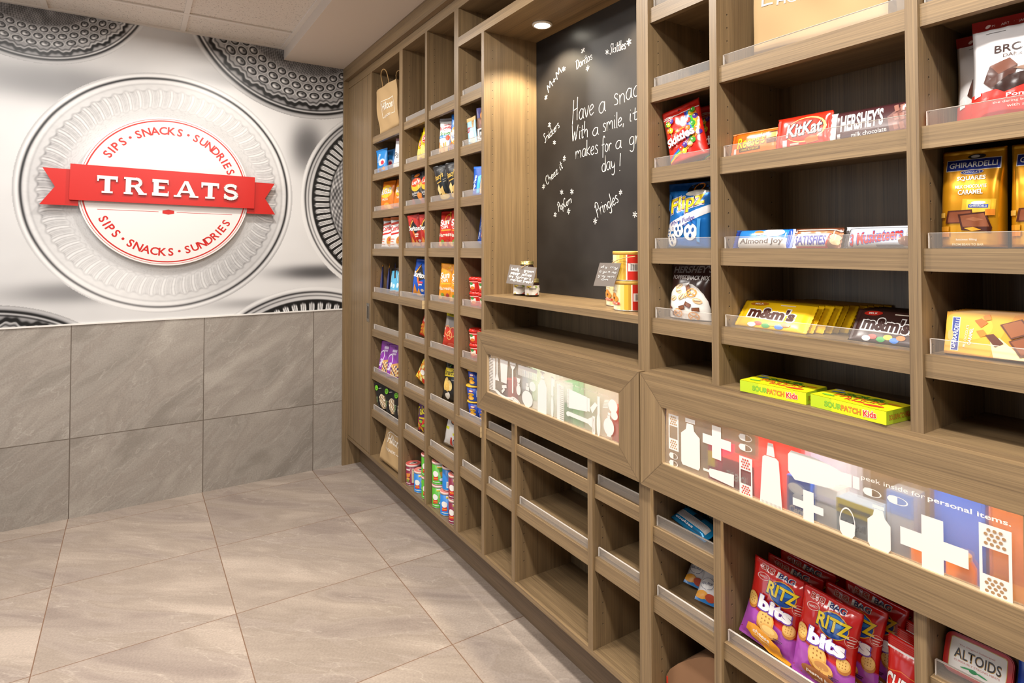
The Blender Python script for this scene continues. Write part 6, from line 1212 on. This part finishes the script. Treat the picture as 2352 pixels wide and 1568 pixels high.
BGR = 'red and purple cracker bags'
bag('bc', 'cracker_bag', 'red and purple cheese cracker bag in front at left', 'snack bag', -3.012, .4675, .086, 6, 12, 8, BGR, C_)
bag('bp', 'cracker_bag', 'red and purple peanut butter cracker bag in front, right of the cheese one', 'snack bag', -3.146, .4675, .084, 4, 11, 2, BGR, PB)
bag('bp', 'cracker_bag', 'peanut butter cracker bag directly behind the front peanut butter one', 'snack bag', -3.168, .4675, .131, 3, 10, 3, BGR).scale.y *= .66
bag('bp', 'cracker_bag', 'peanut butter cracker bag, third one back in the right row', 'snack bag', -3.184, .4675, .178, 2, 9, 4, BGR).scale.y *= .66
bag('bp', 'cracker_bag', 'peanut butter cracker bag, rearmost in the shade of the right row', 'snack bag', -3.186, .4675, .226, 2, 7, 6, BGR).scale.y *= .66
bag('bc', 'cracker_bag', 'cheese cracker bag directly behind the front cheese one', 'snack bag', -3.026, .4675, .133, 5, 10, 5, BGR).scale.y *= .66
bag('bc', 'cracker_bag', 'cheese cracker bag, third one back in the left row', 'snack bag', -3.030, .4675, .180, 4, 8, 5, BGR).scale.y *= .66
bag('bc', 'cracker_bag', 'cheese cracker bag at the back, tallest of the left row', 'snack bag', -3.034, .4740, .228, 3, 5, 6, BGR).scale.y *= .66
def cheez():
    g = [('R', 0, 86, 100, 88, '#ece6e2')] + [('R', 0, 89 + 2 * k, 100, 89.6 + 2 * k, '#9c1814') for k in range(5)] + [('T', 'CHEEZ-IT', 60, 52, 120, 22, '#7a100c', -4, .05, .1), ('T', 'CHEEZ-IT', 60, 52.6, 116, 20, '#f4efec', -4, .03, .1), ('P', [(0, 64), (40, 70), (100, 66), (100, 65), (40, 69), (0, 63)], '#e8702c'), ('P', [(0, 38), (100, 30), (100, 29), (0, 37)], '#e8902c'), ('R', 20, 8, 50, 26, '#e8902c', 20), ('R', 56, 4, 86, 22, '#e07c24', -14)]
    return pouch('cracker_bag', .080, .172, .034, '#cc1f18', g, 'chip', seed=53, rough=.22, parts=True, seal=.13, nu=16, nv=26)
for k, (y, x, ln, lab) in enumerate(((-3.3010, .086, 9, 'red cheese square bag in front against the right upright'), (-3.3010, .124, 8, 'red cheese square bag, second in line at the right upright'), (-3.3010, .164, 7, 'red cheese square bag, third in line at the right upright'), (-3.3030, .212, 5, 'red cheese square bag farthest back at the right upright'))):
    bag('cheez', 'cracker_bag', lab, 'snack bag', y, .4675, x, 0, ln, 2, 'red cheese square bags', cheez)

# ---- right-hand column
def brook():
    g = [('R', 0, 89, 100, 100, '#8a1f1c'), ('T', 'NO ARTIFICIAL FLAVORS', 46, 93, 52, 2.6, '#e3c8c0', 0, .008), ('E', 16, 93, 3, 1.6, '#e3c8c0', 30), ('R', 14, 84.6, 34, 85.2, '#7a7674'), ('E', 74, 78, 12, 7, '#3d2c2a'), ('E', 74, 80, 10, 6.4, '#8a5a54'), ('R', 73, 70, 76, 78, '#3d2c2a'), ('T', 'BROOKSIDE', 64, 66, 80, 8, '#3a2826', 0, .01), ('T', 'DARK CHOCOLATE', 66, 58.5, 66, 3.4, '#5a4a46', 0, .006),
         ('P', [(0, 0), (100, 0), (100, 36), (60, 30), (30, 26), (0, 24)], '#d8332a'), ('P', [(14, 34), (20, 50), (40, 55), (48, 47), (44, 30), (24, 26)], '#4a2a22'), ('P', [(20, 50), (40, 55), (48, 47), (30, 40)], '#6e4436'), ('P', [(24, 28), (40, 38), (62, 40), (60, 28), (36, 22)], '#2f1a16'), ('E', 70, 32, 15, 7.4, '#351d18', 8), ('E', 66, 34, 6, 2.6, '#8a6458', 20), ('E', 92, 36, 14, 9, '#7a2c24'), ('P', [(44, 44), (64, 46), (74, 42), (60, 39)], '#8a6a58'),
         ('T', 'Pomegranate', 68, 18, 60, 5, '#f4e2dc', 0, .015), ('T', 'the daring ball of smooth dark', 62, 12.4, 74, 2.8, '#f0d0c8', 0, 0), ('T', 'with a fruit flavored', 66, 8.4, 54, 2.8, '#f0d0c8', 0, 0), ('P', [(4, 30), (10, 34), (12, 22), (5, 20)], '#f6f4f4')]
    return pouch('chocolate_pouch', .142, .172, .050, '#e6e3e4', g, 'stand', seed=61, rough=.22, parts=True, coat=.4, seal=.06, **BG)
bag('brook', 'chocolate_pouch', 'white and red dark chocolate pouch in front at the right edge', 'chocolate', -3.4980, 1.6038, .088, 6, 3, 1, 'white and red chocolate pouches', brook)
bag('brook', 'chocolate_pouch', 'white and red dark chocolate pouch behind, by the left upright', 'chocolate', -3.4530, 1.6038, .150, 4, 2, 0, 'white and red chocolate pouches')
def ghi():
    GD = '#c98a12'
    g = [('R', 10, 78, 94, 90, '#e8dfc8'), ('R', 11, 78.6, 93, 89.4, '#1e2c78'), ('T', 'GHIRARDELLI', 52, 84, 74, 5.6, '#f0ece0', 0, .012), ('E', 56, 92.4, 14, 2.6, '#2c2a2a'), ('E', 54, 92.4, 7, 1.6, '#d8d4cc'), ('E', 52, 76, 18, 2.6, '#e8dfc8'), ('E', 52, 76, 17, 2.1, '#2a3c94'), ('T', 'CHOCOLATE', 52, 76, 26, 2.2, '#f0ece0', 0, .012), ('T', 'SQUARES', 52, 69.4, 44, 5, '#f3ead2', 0, .02),
         ('T', 'MILK CHOCOLATE', 52, 61, 48, 3.4, '#f3ead2', 0, .012), ('T', 'CARAMEL', 52, 55.4, 38, 4.8, '#faf4e2', 0, .022),
         ('R', 40, 34, 90, 48, '#e0b02c', -3), ('R', 47, 35, 83, 47, '#efc64a', -3), ('R', 50, 39, 80, 42.6, '#2f4aa0', -3), ('T', 'GHIRARDELLI', 65, 40.8, 26, 2.2, '#f0ece0', -3, .01), ('E', 65, 44, 11, 1.8, '#f0ece0'), ('P', [(14, 24), (18, 37), (56, 37.6), (58, 24)], '#5a2c1a'), ('P', [(18, 25), (21, 35.4), (54, 36), (55, 25)], '#8a4a2c'),
         ('P', [(34, 33), (76, 35), (86, 19), (84, 15), (40, 17)], '#4a2214'), ('P', [(38, 31.6), (74, 33.4), (82, 20), (42, 20.4)], '#8f5030'), ('P', [(46, 28), (58, 30), (74, 27), (60, 25.6)], '#a86844'), ('P', [(44, 19), (58, 20), (70, 17), (56, 16)], '#f0a02c'), ('R', 6, 16, 20, 21, '#eba02c'), ('R', 7, 10.4, 21, 15.6, '#e08a20'), ('R', 4, 30, 14, 35, '#f0c05a'), ('R', 76, 31, 90, 37, '#e88a2c'), ('T', 'luscious filling', 48, 7.4, 32, 2.6, '#f3ead2', 0, .012), ('T', 'FROM BEAN TO BAR', 50, 2.6, 48, 2.2, '#e8d8a8', 0, .006)]
    return pouch('chocolate_bag', .0945, .172, .054, GD, g, 'pack', seed=62, rough=.24, metal=.55, parts=True, seal=.04, **BG)
bag('ghi', 'chocolate_bag', 'gold caramel chocolate squares bag with blue banner, beside the left upright', 'chocolate', -3.4250, 1.3878, .096, 2, 2, 0, 'gold chocolate squares bags', ghi)
bag('ghi', 'chocolate_bag', 'gold caramel chocolate squares bag at the right edge of the shelf', 'chocolate', -3.5250, 1.3878, .100, 0, 2, 0, 'gold chocolate squares bags')
def ghbar():
    g = [('R', 0, 0, 100, 100, '#e8961c'), ('P', [(0, 100), (60, 100), (40, 0), (0, 0)], '#e9a62c'), ('E', 20, 70, 22, 34, '#efb83a'), ('P', [(40, 40), (48, 46), (72, 0), (44, 0)], '#ecd8a0'), ('R', 5.6, 8, 13, 88, '#f0e6d0'), ('R', 6.2, 9.5, 12.4, 86.5, '#2a3c94'), ('T', 'GHIRARDELLI', 9.3, 48, 32, 9.4, '#f0ece0', 84, .012), ('E', 5, 44, 2.6, 13, '#c9b06a'), ('T', 'MILK CHOCOLATE', 19, 44, 24, 5, '#f6ead0', 84, .01), ('T', 'CARAMEL', 23, 44, 18, 7, '#fbf2dc', 84, .02),
         ('P', [(26, 82), (32, 88), (38, 78), (32, 66)], '#e06a1c'), ('P', [(28, 58), (34, 62), (38, 50), (32, 44)], '#e8801f'), ('R', 34, 84, 40, 96, '#e8802a', 20), ('P', [(36, 50), (43, 54), (52, 34), (45, 24)], '#5a2c18'), ('P', [(48, 76), (66, 92), (76, 62), (58, 44)], '#5c3018'), ('P', [(50, 76), (65, 89), (73, 63), (58, 48)], '#94562e'), ('P', [(56, 40), (74, 58), (84, 26), (66, 6)], '#5c3018'), ('P', [(58, 39), (73, 54), (81, 27), (67, 11)], '#8a4c28'), ('P', [(70, 92), (92, 96), (96, 66), (78, 60)], '#7a4020')]
    return carton('chocolate_box', .162, .074, .0100, '#e8961c', g, rough=.28)
for k in range(7):
    lab = ('orange caramel chocolate box in front, leaning on the others', 'orange caramel chocolate box, second of the leaning row', 'orange caramel chocolate box, third of the leaning row', 'orange caramel chocolate box, fourth of the leaning row', 'orange caramel chocolate box, fifth of the leaning row', 'orange caramel chocolate box, sixth of the leaning row', 'orange caramel chocolate box at the back of the leaning row')[k]
    bag('ghb', 'chocolate_box', lab, 'chocolate', -3.4700 + .0006 * k, 1.2020, .0640 + .0135 * k, 1.5, 17, -1, 'orange caramel chocolate boxes', ghbar)
def mint():
    r = empty('mint_tin'); W, H, D = .098, .064, .021; RD_ = mat('#c0241c', .3); DK = mat('#1d1816', .35, .5)
    def rr(w, h, rad, n=6):
        o = []
        for cx, cz, a0 in ((w / 2 - rad, rad, -90), (w / 2 - rad, h - rad, 0), (-w / 2 + rad, h - rad, 90), (-w / 2 + rad, rad, 180)):
            o += [(cx + rad * math.cos(RAD(a0 + 90 * k / n)), cz + rad * math.sin(RAD(a0 + 90 * k / n))) for k in range(n + 1)]
        return o
    to = lambda x, z, d: (x, d, z)
    m = MB(); m.prism(rr(W - .002, H - .002, .013), .0095, D, lambda x, z, d: (x, d, z + .001), DK); m.recalc = True; link('base', m.mesh('base'), r)
    m = MB(); m.prism(rr(W, H, .014), .0012, .0092, to, RD_); m.prism(rr(W - .003, H - .003, .013), 0, .0013, lambda x, z, d: (x, d, z + .0015), RD_); m.recalc = False
    mf = lambda x, y, e: (x, -e, y)
    put(m, [('P', [(9, 14), (12, 10), (50, 9), (88, 10), (91, 14), (92, 50), (91, 86), (88, 90), (50, 91), (12, 90), (9, 86), (8, 50)], '#d9b45a'), ('P', [(10, 15), (13, 12), (50, 10.6), (87, 12), (90, 15), (91, 50), (90, 85), (87, 88), (50, 89.4), (13, 88), (10, 85), (9, 50)], '#ece6df'), ('T', 'ALTOIDS', 50.6, 53, 68, 25, '#c99a3c', 0, .02), ('T', 'ALTOIDS', 50, 54, 68, 25, '#33241a', 0, .012), ('T', 'The Original Celebrated', 48, 74, 52, 5, '#c8746a', 0, 0), ('T', 'CURIOUSLY STRONG MINTS', 50, 35, 66, 5, '#c8746a', 0, 0), ('E', 46, 24, 6, 5, '#2f8a4c'), ('E', 36, 25, 9, 2, '#3a9a5a', 10), ('E', 58, 23, 9, 2, '#3a9a5a', -10)], W, H, mf, rough=.3, e0=.0003)
    link('lid', m.mesh('lid'), r); return r
for k, (y, x) in enumerate(((-3.4250, .0660), (-3.4330, .1000), (-3.4370, .1330))):
    bag('mint', 'mint_tin', ('red and white mint tin in front, leaning back in the low right cubby', 'red and white mint tin, middle of the three leaning tins', 'red and white mint tin, rearmost of the three leaning tins')[k], 'tin', y, .6455, x, 2, 24, 0, 'red and white mint tins', mint)
o = pouch('gum_pack', .090, .078, .020, '#1c49b4', [('P', [(0, 100), (24, 100), (70, 60), (60, 50), (0, 92)], '#12307c'), ('T', 'one', 40, 34, 56, 22, '#eef2f8', 74, .03, .15), ('P', [(60, 88), (100, 70), (100, 58), (72, 68)], '#d8dce6'), ('E', 70, 30, 16, 14, '#3a78d8')], 'stand', seed=65, nu=16, nv=14, rough=.25)
frame(o, -3.521, .6455, .078, 4, 14, 2); item(o, 'blue gum pack with white lettering at right of the mint tins', 'gum pack')

# ---- toiletries and medicine behind the printed drawer panes
def box_in(label, cat, name, yl, yr, z1, x, base, front, d=.045, z0=.785, yaw=0):
    o = carton(name, yl - yr, z1 - z0, d, base, front); frame(o, (yl + yr) / 2, z0, x, yaw); item(o, label, cat)
box_in('pink and red medicine box with yellow corner near the left end of the printed pane', 'box', 'medicine_box', -2.890, -2.932, .915, 0.0420, '#d8264a', [('R', 0, 60, 50, 88, '#f0cc1c'), ('R', 30, 0, 100, 24, '#e83a6a')])
box_in('red pain relief box with white lettering, behind the first aid pane', 'box', 'medicine_box', -2.936, -3.022, .898, 0.0370, '#c4241c', [('T', 'TYLENOL', 46, 66, 66, 16, '#f4ece8', -4, .03), ('R', 30, 40, 60, 46, '#e8b0a8'), ('R', 60, 16, 90, 30, '#e06a5a')])
box_in('tall red box standing behind the smaller medicine boxes', 'box', 'medicine_box', -3.000, -3.098, .960, 0.0840, '#d8301c', [('R', 10, 70, 90, 84, '#e8402a')])
box_in('blue allergy medicine box with white cloud, behind the first aid pane', 'box', 'medicine_box', -3.100, -3.153, .908, 0.0390, '#1f55b8', [('E', 40, 80, 34, 9, '#eef2f8', -6), ('E', 56, 66, 30, 7, '#dfe8f4', -6), ('T', 'Claritin', 50, 44, 76, 13, '#eef4fa', 0, .03), ('R', 0, 0, 100, 14, '#2a7ad8')])
box_in('white medicine box behind the first aid pane at its middle', 'box', 'medicine_box', -3.157, -3.205, .905, 0.0460, '#e9e6e6', [('R', 0, 74, 100, 84, '#d8d4e6')])
box_in('white carton standing tall behind the middle of the first aid pane', 'box', 'carton', -3.105, -3.205, .966, 0.0970, '#e6e2ee', [('R', 10, 20, 90, 60, '#d6d0e8')])
box_in('blue and yellow cold medicine box behind the first aid pane', 'box', 'medicine_box', -3.208, -3.279, .898, 0.0370, '#a8b8c8', [('R', 0, 76, 100, 100, '#f0d81c'), ('R', 6, 84, 92, 90, '#6a6030'), ('T', 'NyQuil', 46, 58, 66, 16, '#26304c', 0, .03), ('R', 0, 0, 100, 32, '#1f3f78'), ('P', [(0, 32), (50, 40), (100, 34), (100, 20), (0, 22)], '#2a74b8'), ('E', 70, 12, 20, 8, '#2a7a5a')])
box_in('grey box behind the bottle print of the first aid pane', 'box', 'carton', -3.283, -3.330, .930, 0.0770, '#8a8a90', [('R', 0, 70, 100, 100, '#5a6a98')])
m = MB(); m.lathe([(.020, 0), (.0215, .003), (.0215, .062), (.015, .074), (.015, .082)], 28, mat('#e87818', .3), ms=[mat('#e87818', .3)] * 3 + [mat('#d8a050', .4)]); o = link('pill_bottle', m.mesh('pill_bottle')); frame(o, -3.355, .785, .062); item(o, 'orange bottle behind the big white cross of the drawer pane', 'bottle')
m = MB(); m.lathe([(.020, 0), (.0215, .003), (.0215, .062), (.015, .074), (.015, .082)], 28, mat('#e87818', .3), ms=[mat('#e87818', .3)] * 3 + [mat('#d8a050', .4)]); o = link('pill_bottle', m.mesh('pill_bottle')); frame(o, -3.412, .785, .058); item(o, 'orange bottle right of the big white cross of the drawer pane', 'bottle')
box_in('blue box far back behind the big cross of the drawer pane', 'box', 'carton', -3.345, -3.425, .955, 0.1220, '#4a62b0', [])
box_in('brown box behind the right end of the first aid pane', 'box', 'carton', -3.440, -3.500, .950, 0.0920, '#a8623a', [('R', 0, 0, 100, 30, '#c88a4a')])
box_in('yellow box at the right end of the first aid pane', 'box', 'carton', -3.503, -3.556, .930, 0.0570, '#ecc41c', [('R', 0, 0, 100, 34, '#e8e4dc')])
box_in('white toothpaste carton behind the comb print pane', 'box', 'carton', -2.070, -2.235, .972, 0.0820, '#dfe2da', [('R', 0, 30, 30, 100, '#b9d0b8'), ('R', 60, 10, 92, 60, '#cfd8cf')])
box_in('pale green soap box behind the comb print pane', 'box', 'carton', -2.300, -2.345, .955, 0.0520, '#6a9a70', [('R', 0, 60, 100, 100, '#d6dcd2')])
box_in('white box behind the middle of the comb print pane', 'box', 'carton', -2.240, -2.296, .950, 0.0670, '#e6e2da', [])
box_in('cream box behind the tube print of the comb pane', 'box', 'carton', -2.350, -2.520, .978, 0.0970, '#ebe4d2', [('R', 0, 0, 40, 60, '#d8d4c4')])
box_in('red box behind the perfume print at the right end of the comb pane', 'box', 'carton', -2.525, -2.640, .925, 0.0570, '#d8432a', [('R', 20, 20, 90, 60, '#e05a3a')])
box_in('dark red bottle box behind the brush print of the comb pane', 'box', 'carton', -1.925, -1.960, .895, 0.0470, '#8a2f2a', [('R', 0, 0, 100, 40, '#6a3a4a')])
box_in('pale blue box behind the left prints of the comb pane', 'box', 'carton', -1.965, -2.062, .930, 0.1070, '#a8b8c4', [('R', 0, 0, 100, 50, '#4a4a52')])
